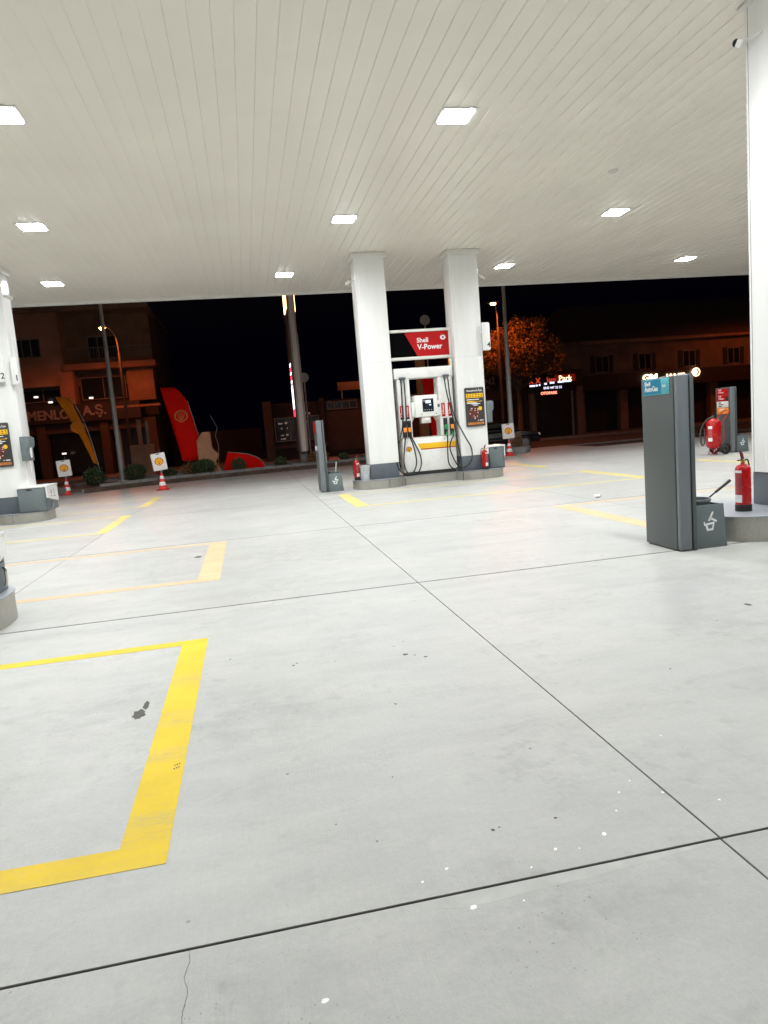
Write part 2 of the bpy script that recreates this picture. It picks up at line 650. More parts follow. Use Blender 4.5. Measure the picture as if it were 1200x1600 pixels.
def text(body, size, m, parent, loc, rotz=0.0, name='lettering', align='LEFT', depth=.002, sx=1.0, bold=0.0, roll=0.0, **props):
    cu = bpy.data.curves.new('tmp_text', 'FONT')
    cu.body = body
    cu.size = size
    cu.extrude = depth
    cu.align_x = align
    cu.offset = bold * size
    cu.resolution_u = 3
    o = bpy.data.objects.new('tmp_text', cu)
    COL.objects.link(o)
    dg = bpy.context.evaluated_depsgraph_get()
    me = bpy.data.meshes.new_from_object(o.evaluated_get(dg))
    bpy.data.objects.remove(o)
    bpy.data.curves.remove(cu)
    me.name = name
    # stand the text up: x right, z up, facing -Y
    me.transform(Matrix.Rotation(roll, 4, 'Y') @ Matrix.Rotation(R_(90), 4, 'X') @ Matrix.Diagonal((sx, 1, 1, 1)))
    me.materials.clear()
    me.materials.append(m)
    ob = bpy.data.objects.new(name, me)
    COL.objects.link(ob)
    if parent:
        ob.parent = parent
    ob.location = loc
    ob.rotation_euler = (0, 0, rotz)
    for k, v in props.items():
        ob[k] = v
    return ob


def rounded(x0, x1, z0, z1, r, n=5, corners=(1, 1, 1, 1)):
    """rounded rectangle polygon, corners: bl, br, tr, tl"""
    out = []
    for (cx, cz, a, on, px, pz) in ((x0 + r, z0 + r, 180, corners[0], x0, z0), (x1 - r, z0 + r, 270, corners[1], x1, z0),
                                    (x1 - r, z1 - r, 0, corners[2], x1, z1), (x0 + r, z1 - r, 90, corners[3], x0, z1)):
        if on:
            for k in range(n + 1):
                t = R_(a + 90 * k / n)
                out.append((cx + r * math.cos(t), cz + r * math.sin(t)))
        else:
            out.append((px, pz))
    return out


def shell_poly(h, k=1.0):
    pts = [(-.15, -.44), (.15, -.44), (.19, -.36), (.30, -.33)]
    n = 7
    a0, a1 = -32, 212
    for i in range(n):
        for j in range(5):
            u = (i + j / 5) / n
            a = R_(a0 + (a1 - a0) * u)
            r = .50 + .028 * abs(math.sin(math.pi * j / 5))
            pts.append((r * math.cos(a), .02 + r * .92 * math.sin(a)))
    pts += [(-.30, -.33), (-.19, -.36)]
    return [(x * h * k, z * h * k) for x, z in pts]


def emblem(parent, loc, h, rotz=0.0, outline='red', fill='yellow_v', t=.003, red_ribs=True):
    a = MB()
    a.prism(shell_poly(h), -t, 0, 'y')
    if red_ribs:
        for i in range(6):
            ang = R_(35 + 110 * i / 5)
            dx, dz = math.cos(ang), math.sin(ang)
            p0 = Vector((dx * .05 * h, 0, -.30 * h))
            p1 = Vector((dx * .40 * h, 0, dz * .34 * h + .02 * h))
            d = (p1 - p0).normalized()
            nrm = Vector((-d.z, 0, d.x)) * .014 * h
            a.prism([((p0 + nrm).x, (p0 + nrm).z), ((p1 + nrm).x, (p1 + nrm).z), ((p1 - nrm).x, (p1 - nrm).z),
                     ((p0 - nrm).x, (p0 - nrm).z)], -3 * t, -t * 1.02, 'y')
    e = a.build('emblem', MT[outline], parent, loc=loc, rot=(0, 0, rotz))
    MB().prism(shell_poly(h, .82), -2 * t, -t * 1.02, 'y').build('emblem_fill', MT[fill], e)
    return e


# ------------------------------------------------------------------ ground
MB().quad([(-1500, -1500, -.14), (1500, -1500, -.14), (1500, 1500, -.14), (-1500, 1500, -.14)]).build(
    'ground', MT['asphalt'], kind='structure')
MB().box(-400, 400, 32.8, 41.0, -.135, -.10).build('road', MT['asphalt'], kind='structure')
MB().box(-400, 400, 41.0, 41.25, -.13, .04, bev=.02).build('far_kerb', MT['kerb'], kind='structure')
MB().box(-400, 400, 41.25, 70, -.13, .02).build('far_pavement', MT['paving'], kind='structure')
MB().box(12.6, 60, 32.3, 32.62, -.13, -.06, bev=.02).build('roadside_kerb', MT['kerb'], kind='structure')

# forecourt: real slabs with open joints over a dark bed
XS = [-24.8, -20.4, -16.0, -11.63, -7.23, -2.83, 1.56, 5.96, 10.36, 14.76, 19.16, 23.56, 28.0]
YS = [-12.0, -7.2, -2.5, 2.15, 6.79, 11.35, 16.42, 21.0, 25.6, 27.9]
fm = bmesh.new()
lay = fm.loops.layers.color.new('slab')
GX, GY = .0026, .0022


def slab(x0, x1, y0, y1, dz=0.0):
    t = [(x0 + GX, y0 + GY), (x1 - GX, y0 + GY), (x1 - GX, y1 - GY), (x0 + GX, y1 - GY)]
    e = .002
    ey = .0025 if y0 < 3 else .016
    ey1 = .0025 if y1 < 3 else .016
    ti = [(x0 + GX + e, y0 + GY + ey), (x1 - GX - e, y0 + GY + ey), (x1 - GX - e, y1 - GY - ey1), (x0 + GX + e, y1 - GY - ey1)]
    top = [fm.verts.new((x, y, dz)) for x, y in ti]
    mid = [fm.verts.new((x, y, dz - .003)) for x, y in t]
    bot = [fm.verts.new((x, y, -.12)) for x, y in t]
    v = .975 + .035 * rnd.random()
    tint = (v, v, v, 1)
    fs = [fm.faces.new(top)]
    for i in range(4):
        j = (i + 1) % 4
        af = fm.faces.new((mid[i], mid[j], top[j], top[i]))
        af.material_index = 2
        fs.append(af)
        wf = fm.faces.new((bot[i], bot[j], mid[j], mid[i]))
        wf.material_index = 1
        fs.append(wf)
    for f in fs:
        for l in f.loops:
            l[lay] = tint


for i in range(len(XS) - 1):
    for j in range(len(YS) - 1):
        if XS[i] > 14 and YS[j] > 26:
            continue
        slab(XS[i], XS[i + 1], YS[j], YS[j + 1], -.003 if YS[j] == -2.5 else 0.0)
for i in range(len(XS) - 1):
    if -7.3 <= XS[i] <= 10.4:
        slab(XS[i], XS[i + 1], 27.9, 31.4)
fme = bpy.data.meshes.new('forecourt')
fm.to_mesh(fme)
fm.free()
fme.materials.append(MT['concrete'])
fme.materials.append(MT['joint'])
fme.materials.append(mat('worn_joint_edge', (.20, .195, .185), .8, var=.45, vscale=6))
fo = bpy.data.objects.new('forecourt', fme)
COL.objects.link(fo)
fo['kind'] = 'structure'
MB().box(-24.8, 28, -12, 27.9, -.13, -.013).build('joint_bed', MT['joint'], kind='structure')


# painted bays
def bay(lines, m, name='bay_marking'):
    b = MB()
    for x0, x1, y0, y1 in lines:
        b.box(x0, x1, y0, y1, .0005, .0018)
    return b.build(name, MT[m], smooth=0, kind='structure')


bay([(-.665, -.468, 2.646, 5.75), (-9.0, -.665, 2.646, 2.805), (-9.0, -.665, 5.62, 5.75)], 'yellow')
bay([(-.72, -.462, 8.13, 11.21), (-9.0, -.72, 8.13, 8.30), (-9.0, -.72, 11.07, 11.21)], 'faded_orange')
bay([(-3.02, -2.80, 14.0, 17.2), (-10, -3.02, 14.0, 14.13), (-10, -3.02, 17.07, 17.2)], 'pale_yellow')
bay([(-2.93, -2.71, 19.2, 22.4), (-10, -2.93, 19.2, 19.33), (-10, -2.93, 22.27, 22.4)], 'pale_yellow')
bay([(2.07, 2.35, 14.1, 17.25), (2.35, 8.5, 14.1, 14.24), (2.35, 8.5, 17.12, 17.25), (8.5, 8.78, 14.1, 17.25)], 'pale_yellow')
bay([(8.56, 8.82, 19.6, 22.45), (2.4, 8.56, 19.6, 19.73), (2.4, 8.56, 22.32, 22.45)], 'pale_yellow')
bay([(5.04, 5.32, 8.3, 11.2), (5.32, 12.5, 8.3, 8.43), (5.32, 12.5, 11.07, 11.2)], 'faded_orange')
bay([(11.9, 12.15, 14.1, 17.25), (12.15, 20, 14.1, 14.24), (12.15, 20, 17.12, 17.25)], 'pale_yellow')


def blob(cx, cy, rx, ry, rot=0, n=18, jag=.25, z0=.0006, z1=.003, seed=1):
    r = random.Random(seed)
    pts = []
    for k in range(n):
        a = 2 * math.pi * k / n
        q = 1 + jag * r.uniform(-1, 1)
        x, y = rx * q * math.cos(a), ry * q * math.sin(a)
        pts.append((cx + x * math.cos(rot) - y * math.sin(rot), cy + x * math.sin(rot) + y * math.cos(rot)))
    return pts


b = MB()
b.prism(blob(-.80, 4.27, .036, .075, .1, seed=3), .0005, .0014, 'z')
b.prism(blob(-.775, 4.40, .018, .07, -.1, seed=4, jag=.35), .0005, .0016, 'z')
b.prism(blob(-.82, 9.95, .05, .07, .2, seed=5), .0005, .0014, 'z')
for (x, y, s) in ((-.277, 5.10, .012), (.16, 4.761, .018), (.19, 4.80, .014), (1.053, 2.459, .011), (.691, 3.826, .012), (.79, 2.459, .012), (.82, 2.47, .008),
                  (1.061, 4.555, .02), (1.0, 4.62, .013), (.94, 4.66, .03), (2.381, 3.714, .014), (.03, 3.2, .008), (3.689, 4.676, .05), (.5, 3.0, .007), (.2, 2.7, .006), (.34, 2.53, .007)):
    s *= .72
    b.prism(blob(x, y, s, s * .7, x * 3, n=9, jag=.35, seed=int(abs(x) * 77)), .0005, .0012, 'z')
for k in range(6):
    b.prism(blob(-.515 + .011 * (k % 3), 3.45 + .018 * (k // 3) + .006 * k, .004, .008, .2, n=8, jag=.3, seed=60 + k), .002, .0026, 'z')
b.build('oil_stain', MT['stain'], smooth=0, kind='structure')
b = MB()
for (x, y, s) in ((.581, 2.069, .014), (1.178, 2.302, .012), (.551, 2.286, .008), (.449, 2.241, .007), (.966, 2.271, .009),
                  (1.545, 2.492, .007), (.058, 1.826, .012), (1.72, 2.37, .007), (1.30, 2.43, .006), (1.38, 2.55, .006),
                  (.84, 2.20, .006), (1.83, 2.95, .006), (1.05, 2.25, .004), (1.47, 2.62, .005), (.75, 2.05, .005)):
    s *= .82
    zb_ = -.0028 if y < 2.148 else .0003
    b.prism(blob(x, y, s * 1.15, s * .8, x, n=14, jag=.22, seed=int(x * 99)), zb_, zb_ + .0004, 'z')
b.build('paint_spots', MT['white_paint'], smooth=0, kind='structure')
cp = []
cr = random.Random(2)
for k in range(44):
    cp.append((-.345 + .006 * math.sin(k * .43) + cr.uniform(-.0022, .0022) + .0003 * k, 2.146 - k * .0102))
L1 = [(x - .0003 - .0006 * cr.random(), y) for x, y in cp]
L2 = [(x + .0004 + .0010 * cr.random(), y) for x, y in cp]
MB().prism(L1 + L2[::-1], -.004, -.0018, 'z').build('floor_crack', MT['crack'], smooth=0, kind='structure')
pm = [(.40, 2.142), (.44, 2.10), (.55, 2.075), (.65, 2.072), (.8, 2.085), (1.0, 2.092), (1.25, 2.11), (1.5, 2.13), (1.54, 2.142)]
MB().prism(pm, -.004, -.0027, 'z').build('mortar_patch', MT['mortar'], smooth=0, kind='structure')
# crumpled paper
b = MB()
t = bmesh.new()
bmesh.ops.create_icosphere(t, subdivisions=2, radius=.06)
pr = random.Random(4)
for v in t.verts:
    v.co *= pr.uniform(.7, 1.25)
    v.co.z = max(v.co.z * .6, -.03) + .03
b._add(t)
tag(b.build('crumpled_paper', MT['paper'], loc=(6.15, 11.7, 0), smooth=0), 'crumpled white paper lying on the concrete beside a faded orange line', 'litter')

# ------------------------------------------------------------------ canopy
CZ = 6.0
CX0, CX1, CY0, CY1 = -22.0, 26.0, -1.0, 22.9
can = thing('canopy', 'white canopy with panelled ceiling spanning the pumps', 'canopy', (0, 0, CZ))
PITCH_ = .24
jr = random.Random(9)
vs, fs = [], []
x = CX0
prof = []
while x < CX1 - 1e-6:
    dz_ = jr.uniform(0, .0012)
    prof += [(x + .000, .019), (x + .004, .003 + dz_), (x + .012, .0 + dz_)]
    for u in (.2, .4, .55, .68, .79, .88, .95, .985):
        prof.append((x + PITCH_ * u, dz_ + .018 * max(0, (u - .2) / .8) ** 2.0))
    x += PITCH_
for i, (px, pz) in enumerate(prof):
    vs += [(px, CY0, pz), (px, CY1 - .10, pz)]
fs = [(2 * i, 2 * i + 1, 2 * i + 3, 2 * i + 2) for i in range(len(prof) - 1)]
raw('ceiling_panelling', vs, fs, MT['panel'], can)
b = MB()
b.box(CX0, CX1, CY1 - .10, CY1 - .04, -.022, .06)
b.box(CX0, CX1, CY1 - .04, CY1, -.06, .25)
b.build('edge_trim', MT['trim'], can)
b = MB()
b.box(CX0, CX1, CY1 + .002, CY1 + .08, .0, .95, bev=.01)
b.box(CX0 - .08, CX0 - .002, CY0, CY1, .0, .95)
b.box(CX1 + .002, CX1 + .08, CY0, CY1, .0, .95)
b.build('fascia', MT['yellow_v'], can)
MB().box(CX0, CX1, CY0, CY1, .3, .4).build('roof_deck', MT['trim'], can)

# lights in the ceiling
LG = 'square lights set in the canopy ceiling'
proto = thing('canopy_light', 'x', 'ceiling light', (0, 0, CZ), group=LG)
b = MB()
o_, i_ = .265, .215
for q in ((-o_, o_, -o_, -i_), (-o_, o_, i_, o_), (-o_, -i_, -i_, i_), (i_, o_, -i_, i_)):
    b.box(*q, -.014, .02)
b.build('light_frame', MT['frame'], proto)
MB().box(-i_ + .001, i_ - .001, -i_ + .001, i_ - .001, -.022, .012).build('lens', MT['lamp'], proto)
ld = bpy.data.lights.new('canopy_lamp', 'AREA')   # the LED panel's own light, with the narrow beam of a canopy optic
ld.shape = 'SQUARE'
ld.size = .42
ld.energy = LAMP_WATTS
ld.color = (.965, 1, 1)
ld.spread = R_(164)
lo = bpy.data.objects.new('canopy_lamp', ld)
COL.objects.link(lo)
lo.parent = proto
lo.location = (0, 0, -.026)
rows = [
    (20.2, [(-10.7, None), (-4.56, 'small square ceiling light in the back row, beyond the left white column'),
            (1.50, 'ceiling light in the back row just left of the left pump column'),
            (7.97, 'ceiling light in the back row just right of the right pump column'),
            (13.92, 'rightmost ceiling light in the back row, by the dark canopy edge'), (20.0, None)]),
    (15.2, [(-9.8, None), (-3.66, 'left ceiling light of the middle row, above the left island'),
            (2.49, 'ceiling light of the middle row in front of the left pump column'),
            (8.74, 'right ceiling light of the middle row, near the ceiling ring'), (14.9, None)]),
    (10.35, [(-8.7, None), (-2.70, 'large ceiling light cut by the left edge of the photo'),
             (3.47, 'large ceiling light nearest the viewer, fully in view'), (9.6, None)]),
    (5.5, [(-7.8, None), (-1.65, None), (4.5, None), (10.6, None)]),
    (.65, [(-6.8, None), (5.9, None)]),  # unseen pair, put in to brighten the near floor
]
first = True
for y, xs in rows:
    for x_, lab in xs:
        lab = lab or 'square ceiling light outside the frame of the photo'
        if first:
            proto.location = (x_, y, CZ)
            proto['label'] = lab
            first = False
        else:
            dup(proto, (x_, y, CZ), label=lab)
b = MB()
b.lathe([(.09, 0), (.09, -.015), (.07, -.02), (.07, -.004), (0, -.004)], n=24)
tag(b.build('ceiling_ring', MT['trim'], loc=(7.25, 12.65, CZ)), 'small round fitting on the white panelled ceiling', 'ceiling fitting')

# ------------------------------------------------------------------ pump islands
IG = 'pump islands under the canopy'


def island_outline(length=4.14, bulb=1.36, hw=.69, neck=.25, r=.60, off=0.0):
    """outline around origin at left end centre; off grows it"""
    hw += off
    neck += off
    pts = []

    def arc(cx, cyy, a0, a1, rr=r + off, n=10):
        for k in range(n + 1):
            a = R_(a0 + (a1 - a0) * k / n)
            pts.append((cx + rr * math.cos(a), cyy + rr * math.sin(a)))
    rr = r + off
    f = -hw + rr
    arc(0 - off + rr, -hw + rr, 180, 270)
    arc(bulb + off - rr, -hw + rr, 270, 345)
    pts.append((bulb + off + .04, -neck))
    pts.append((length - bulb - off - .04, -neck))
    arc(length - bulb - off + rr, -hw + rr, 195, 270)
    arc(length + off - rr, -hw + rr, 270, 360)
    m = [(x, -y) for x, y in reversed(pts)]
    return pts + m


isl = thing('pump_island', 'steel edged pump island carrying the two full columns and the dispenser', 'pump island', (2.68, 18.42, 0), group=IG)
MB().prism(island_outline(), 0, 1, 'z').build('steel_kerb', MT['steel'], isl)
MB().prism(island_outline(off=.012), 1.0001, 1.035, 'z').build('top_plate', MT['island_top'], isl)
b = MB()
for xx in (.85, 1.28, 2.86, 3.4):
    yy = -.694 if xx not in (1.28, 2.86) else -.66
    b.box(xx - .003, xx + .003, yy, yy + .05, .02, .98)
b.each('joint_strip', MT['seam'], isl)
isl.scale = (1, 1, .222)
ISL_H = .23
i2 = dup(isl, (-4.83 - 4.14, 18.42, 0), label='steel edged pump island at the left edge under the poster column')
i3 = dup(isl, (5.1, 7.34, 0), label='near steel pump island at right with an extinguisher on its end')
i3.scale = (1, 1, .277)
I3_H = .287
i4 = dup(isl, (-2.40 - 4.14, 7.2, 0), label='near steel pump island cut off at the left edge of the photo')
i4.scale = (1, 1, .277)

# ------------------------------------------------------------------ columns
CG = 'white clad canopy columns'


def column(x0, x1, y0, y1, zb, label, cap=.14):
    t = thing('canopy_column', label, 'column', ((x0 + x1) / 2, (y0 + y1) / 2, zb), group=CG)
    hx, hy = (x1 - x0) / 2, (y1 - y0) / 2
    zs = .40
    zt = CZ - zb
    MB().prism(rounded(-hx, hx, -hy, hy, .025, n=4), zs, 3.022, 'z').build('cladding', MT['clad'], t)
    MB().prism(rounded(-hx, hx, -hy, hy, .025, n=4), 3.0245, zt - cap + .01, 'z').build('upper_cladding', MT['clad'], t)
    MB().box(-hx + .012, hx - .012, -hy + .012, hy - .012, 0, zs - .004, bev=.01).build('base_skirt', MT['skirt'], t)
    b = MB()
    b.box(-hx - .055, hx + .055, -hy - .055, hy + .055, zt - cap, zt - .003, bev=.006)
    b.build('cap', MT['trim'], t)
    b = MB()
    for sx in (-1, 1):
        b.box(sx * (hx + .0005) - .002, sx * (hx + .0005) + .002, hy - .056, hy - .052, zs + .0, zt - cap)
    b.each('edge_seam', MT['seam'], t)
    return t


column(3.115, 3.90, 18.1, 18.72, ISL_H, 'left one of the two white columns flanking the fuel dispenser')
column(5.62, 6.40, 18.1, 18.72, ISL_H, 'right one of the two white columns flanking the dispenser, with poster')
column(-6.0, -5.215, 18.1, 18.72, ISL_H, 'white column at the left edge with number plates and poster')
column(6.045, 6.825, 6.96, 7.58, I3_H, 'large near white column at the right edge of the photo', cap=.03)

# security cameras
SG = 'bullet security cameras on the columns'


def sec_cam(loc, aim, wall, label):
    """loc: camera body centre; aim: direction the lens looks; wall: point on column"""
    t = thing('security_camera', label, 'security camera', loc, group=SG)
    a = Vector(aim).normalized()
    wv = Vector(wall) - Vector(loc)
    q = Vector((0, 0, 1)).rotation_difference(a).to_matrix().to_4x4()
    b = MB()
    b.lathe([(0, -.09), (.026, -.09), (.034, -.08), (.036, .07), (.033, .082), (0, .082)], n=16, mx=q)
    b.box(-.03, .03, -.045, .0, -.06, .10, bev=.008, mx=q)
    b.build('camera_body', MT['trim'], t)
    MB().lathe([(0, .0825), (.030, .0825), (.030, .090), (.024, .092), (0, .092)], n=16, mx=q).build('lens', MT['black'], t)
    b = MB()
    b.tube([Vector((0, 0, 0)) - a * .07, wv * .55 - Vector((0, 0, .01)), wv * .97], .013, 8)
    b.lathe([(0, 0), (.045, 0), (.045, .02), (0, .02)], n=16,
            mx=Matrix.Translation(wv * .97) @ Vector((0, 0, 1)).rotation_difference(wv.normalized()).to_matrix().to_4x4())
    b.each('bracket', MT['trim'], t)
    return t


sec_cam((2.93, 18.2, 5.30), (-.8, -.4, -.5), (3.115, 18.25, 5.37), 'security camera on the left side of the left pump column')
sec_cam((6.55, 18.25, 5.32), (.75, -.3, -.55), (6.40, 18.25, 5.40), 'security camera on the right side of the right pump column')
sec_cam((-5.08, 18.2, 5.28), (.85, -.3, -.4), (-5.215, 18.25, 5.33), 'security camera on the column at the left edge')
sec_cam((5.86, 7.42, 5.53), (-.80, -.52, -.30), (6.045, 7.30, 5.60), 'security camera high on the near right column').scale = (1.35,) * 3

# ------------------------------------------------------------------ fuel dispenser
D = thing('fuel_dispenser', 'white fuel dispenser with hanging black hoses between two columns', 'fuel pump', (4.78, 18.47, ISL_H))
# local: x -.80...79, y -.25...25
DX = -4.78


def dx(v):
    return v + DX


b = MB()
b.box(dx(4.06), dx(5.53), -.24, .24, .09, .985, bev=.014)
b.build('lower_cabinet', MT['dwhite'], D)
MB().box(dx(4.10), dx(5.49), -.22, .22, .0, .089).build('plinth', MT['black'], D)
b = MB()
b.box(dx(4.06), dx(5.53), -.242, .242, .988, 1.0, bev=.003)
b.build('cabinet_top', MT['dgrey'], D)
for x0, x1 in ((4.03, 4.36), (5.14, 5.54)):
    MB().box(dx(x0), dx(x1), -.235, .20, 1.002, 2.56, bev=.012).build('upright', MT['dwhite'], D)
MB().box(dx(3.96), dx(5.555), -.26, .30, 2.562, 2.83, bev=.018).build('header', MT['dwhite'], D)
MB().box(dx(3.952), dx(3.959), -.25, .29, 2.58, 2.81).build('header_end', MT['dgrey'], D)
ds = MB().box(dx(4.45), dx(5.065), -.33, .26, 1.53, 2.10, bev=.014).build('display_housing', MT['dwhite'], D)
b = MB()
b.box(dx(4.365), dx(4.448), -.29, .2, 1.55, 1.94, bev=.006)
b.box(dx(5.067), dx(5.138), -.29, .2, 1.55, 1.94, bev=.006)
b.each('display_arm', MT['dwhite'], D)
sc_ = MB().box(dx(4.655), dx(4.955), -.342, -.331, 1.66, 2.0, bev=.004).build('screen', MT['screen'], D)
MB().box(dx(4.74), dx(4.88), -.346, -.3425, 1.88, 1.96).build('readout', MT['lcd'], sc_)
MB().box(dx(4.83), dx(4.89), -.346, -.3425, 1.82, 1.845).build('readout', MT['lcd'], sc_)
b = MB()
for k in range(4):
    b.box(dx(4.70 + k * .06), dx(4.72 + k * .06), -.345, -.3425, 1.70, 1.715)
b.each('button', MT['dgrey'], sc_)
b = MB()
b.lathe([(0, 0), (.014, 0), (.014, .01), (0, .01)], n=12, mx=Matrix.Translation((dx(4.62), -.331, 1.60)) @ Matrix.Rotation(R_(90), 4, 'X'))
b.lathe([(0, 0), (.014, 0), (.014, .01), (0, .01)], n=12, mx=Matrix.Translation((dx(5.02), -.331, 1.60)) @ Matrix.Rotation(R_(90), 4, 'X'))
b.lathe([(0, 0), (.014, 0), (.014, .01), (0, .01)], n=12, mx=Matrix.Translation((dx(5.22), -.241, .90)) @ Matrix.Rotation(R_(90), 4, 'X'))
b.each('lock', MT['black'], D)
b = MB()
b.prism([(dx(4.362), 1.40), (dx(4.448), 1.545), (dx(4.362), 1.545)], -.2, .15, 'y')
b.prism([(dx(5.138), 1.36), (dx(5.138), 1.545), (dx(5.04), 1.545)], -.2, .15, 'y')
b.each('gusset', MT['dgrey'], D)
cr_ = MB().box(dx(4.62), dx(4.86), -.30, -.05, 1.36, 1.528, bev=.008).build('card_reader', MT['dgrey'], D)
MB().box(dx(4.70), dx(4.83), -.306, -.301, 1.44, 1.50).build('keypad', MT['white'], cr_)
MB().box(dx(5.07), dx(5.135), -.296, -.291, 1.76, 1.84).build('rating_plate', MT['skirt'], D)
# yellow stripe with red edge, emblem
MB().prism([(dx(4.46), .83), (dx(5.528), .83), (dx(5.528), .69), (dx(4.54), .69)], -.245, -.2405, 'y').build('stripe', MT['yellow_v'], D)
MB().prism([(dx(4.54), .688), (dx(5.528), .688), (dx(5.528), .665), (dx(4.555), .665)], -.245, -.2405, 'y').build('stripe_edge', MT['red'], D)
emblem(D, (dx(4.22), -.2405, .70), .15)
# product labels
for cx in (4.10, 4.25, 5.24, 5.42):
    p = MB().box(dx(cx) - .05, dx(cx) + .05, -.243, -.2355, 1.50, 1.86, bev=.003).build('product_label', MT['red'], D)
    text('V-Power', .075, MT['white'], p, (dx(cx) + .022, -.2432, 1.56), name='label_lettering', roll=R_(-90), bold=.02)
    if cx < 4.5:
        MB().box(dx(cx) - .05, dx(cx) + .05, -.2445, -.2432, 1.50, 1.55).build('label_foot', MT['black'], p)
# nozzles in holsters
for cx, col in ((4.14, 'orange'), (4.27, 'orange'), (5.27, 'green'), (5.44, 'orange')):
    h = MB().box(dx(cx) - .055, dx(cx) + .055, -.262, -.2355, 1.02, 1.46, bev=.008).build('nozzle_holster', MT['black'], D)
    n = MB()
    n.tube([(dx(cx), -.30, 1.42), (dx(cx), -.30, 1.30), (dx(cx), -.29, 1.20)], .026, 10)
    n.tube([(dx(cx), -.30, 1.40), (dx(cx), -.27, 1.44), (dx(cx), -.262, 1.44)], .012, 8)
    n.tube([(dx(cx), -.29, 1.2), (dx(cx), -.28, 1.06)], .03, 10, r1=.02)
    nz = n.build('nozzle', MT['black'], D)
    g = MB()
    g.box(dx(cx) - .045, dx(cx) + .045, -.345, -.278, 1.16, 1.28, bev=.012)
    g.build('nozzle_guard', MT[col], nz)
    if cx > 5:
        MB().tube([(dx(cx) + .01, -.285, 1.09), (dx(cx) + .012, -.285, .97)], .027, 10).build('hose_swivel', MT['green'], nz)
# hose ports and hoses
for cx in (4.16, 5.35):
    p = MB().box(dx(cx) - .085, dx(cx) + .085, -.345, -.262, 2.535, 2.60, bev=.012).build('hose_outlet', MT['skirt'], D)
hp = [
    [(4.12, 2.53), (4.11, 1.9), (4.07, 1.3), (3.90, .75), (3.84, .35), (3.95, .12), (4.12, .06), (4.27, .10), (4.37, .35), (4.34, .75), (4.25, 1.05)],
    [(4.20, 2.53), (4.20, 1.9), (4.17, 1.3), (4.08, .75), (4.03, .35), (4.09, .12), (4.22, .05), (4.38, .06), (4.49, .28), (4.48, .55), (4.37, .85), (4.28, 1.05)],
    [(5.29, 2.53), (5.34, 2.1), (5.42, 1.7), (5.50, 1.2), (5.55, .8), (5.58, .40), (5.50, .13), (5.36, .10), (5.25, .25), (5.24, .55), (5.28, .98)],
    [(5.39, 2.53), (5.42, 2.0), (5.50, 1.5), (5.72, .95), (5.88, .62), (5.86, .30), (5.68, .12), (5.52, .14), (5.38, .38), (5.32, .65), (5.37, .85), (5.45, .98)],
]
for k, pl in enumerate(hp):
    y_off = -.31 - .014 * k
    pts = [(dx(x_), y_off - (.05 if .05 < z_ < .6 else 0) - (.09 if x_ > 5.6 else 0), z_) for x_, z_ in pl]
    MB().tube(pts, .0175, 8, smooth=6).build('hose', MT['rubber'], D)
# hoses of the far side, hanging outside the cabinet ends
for pl in ([(3.97, 2.5), (3.98, 1.6), (4.01, .9), (4.04, .3), (4.12, .04)], [(5.57, 2.5), (5.58, 1.8), (5.60, .9), (5.62, .25), (5.58, .05)],
           [(5.575, 2.5), (5.60, 1.6), (5.70, .9), (5.66, .4), (5.6, .2)]):
    MB().tube([(dx(x_), .20, z_) for x_, z_ in pl], .017, 8, smooth=5).build('rear_hose', MT['rubber'], D)

# overhead brand panel between the columns
S = thing('overhead_sign', 'red and black fuel sign board spanning the gap above the dispenser', 'sign', (3.90, 18.42, 3.285))
S.scale = (1, 1, .84)
W = 1.715
b = MB()
b.box(0, W, -.09, .09, .0, .085, bev=.01)
b.box(0, W, -.09, .09, .845, .93, bev=.01)
b.box(W - .06, W, -.09, .09, .086, .844, bev=.006)
b.box(.0, .03, -.09, .09, .086, .844, bev=.006)
b.build('frame', MT['trim'], S)
MB().box(.031, W - .061, -.05, .05, .087, .843).build('panel', MT['matt_black'], S)
f = MB().prism([(.45, .842), (W - .062, .842), (W - .062, .088), (.78, .088)], -.056, -.0505, 'y').build('red_panel', MT['red'], S)
text('Shell', .20, MT['white'], S, (.78, -.058, .52), bold=.022, sx=.85)
text('V-Power', .235, MT['white'], S, (.79, -.058, .30), bold=.022, sx=.80)
ring = MB()
ring.lathe([(.075, -.004), (.032, -.004), (.032, .004), (.075, .004), (.075, -.004)], n=24,
           mx=Matrix.Translation((1.50, -.0602, .64)) @ Matrix.Rotation(R_(90), 4, 'X'))
ring.build('ring_mark', MT['white'], S)
dvc = MB().box(W - .10, W - .03, -.16, -.095, -.29, -.04, bev=.006).build('wall_box', MT['trim'], S)
MB().box(W - .125, W - .101, -.15, -.10, -.28, -.05).build('orange_button_plate', MT['orange'], dvc)
b = MB()
b.box(W - .058, W - .0, -.094, -.02, -.6, -.292)
b.build('conduit', MT['dgrey'], S)

# posters on columns
PG = 'dark promotional posters on the columns'


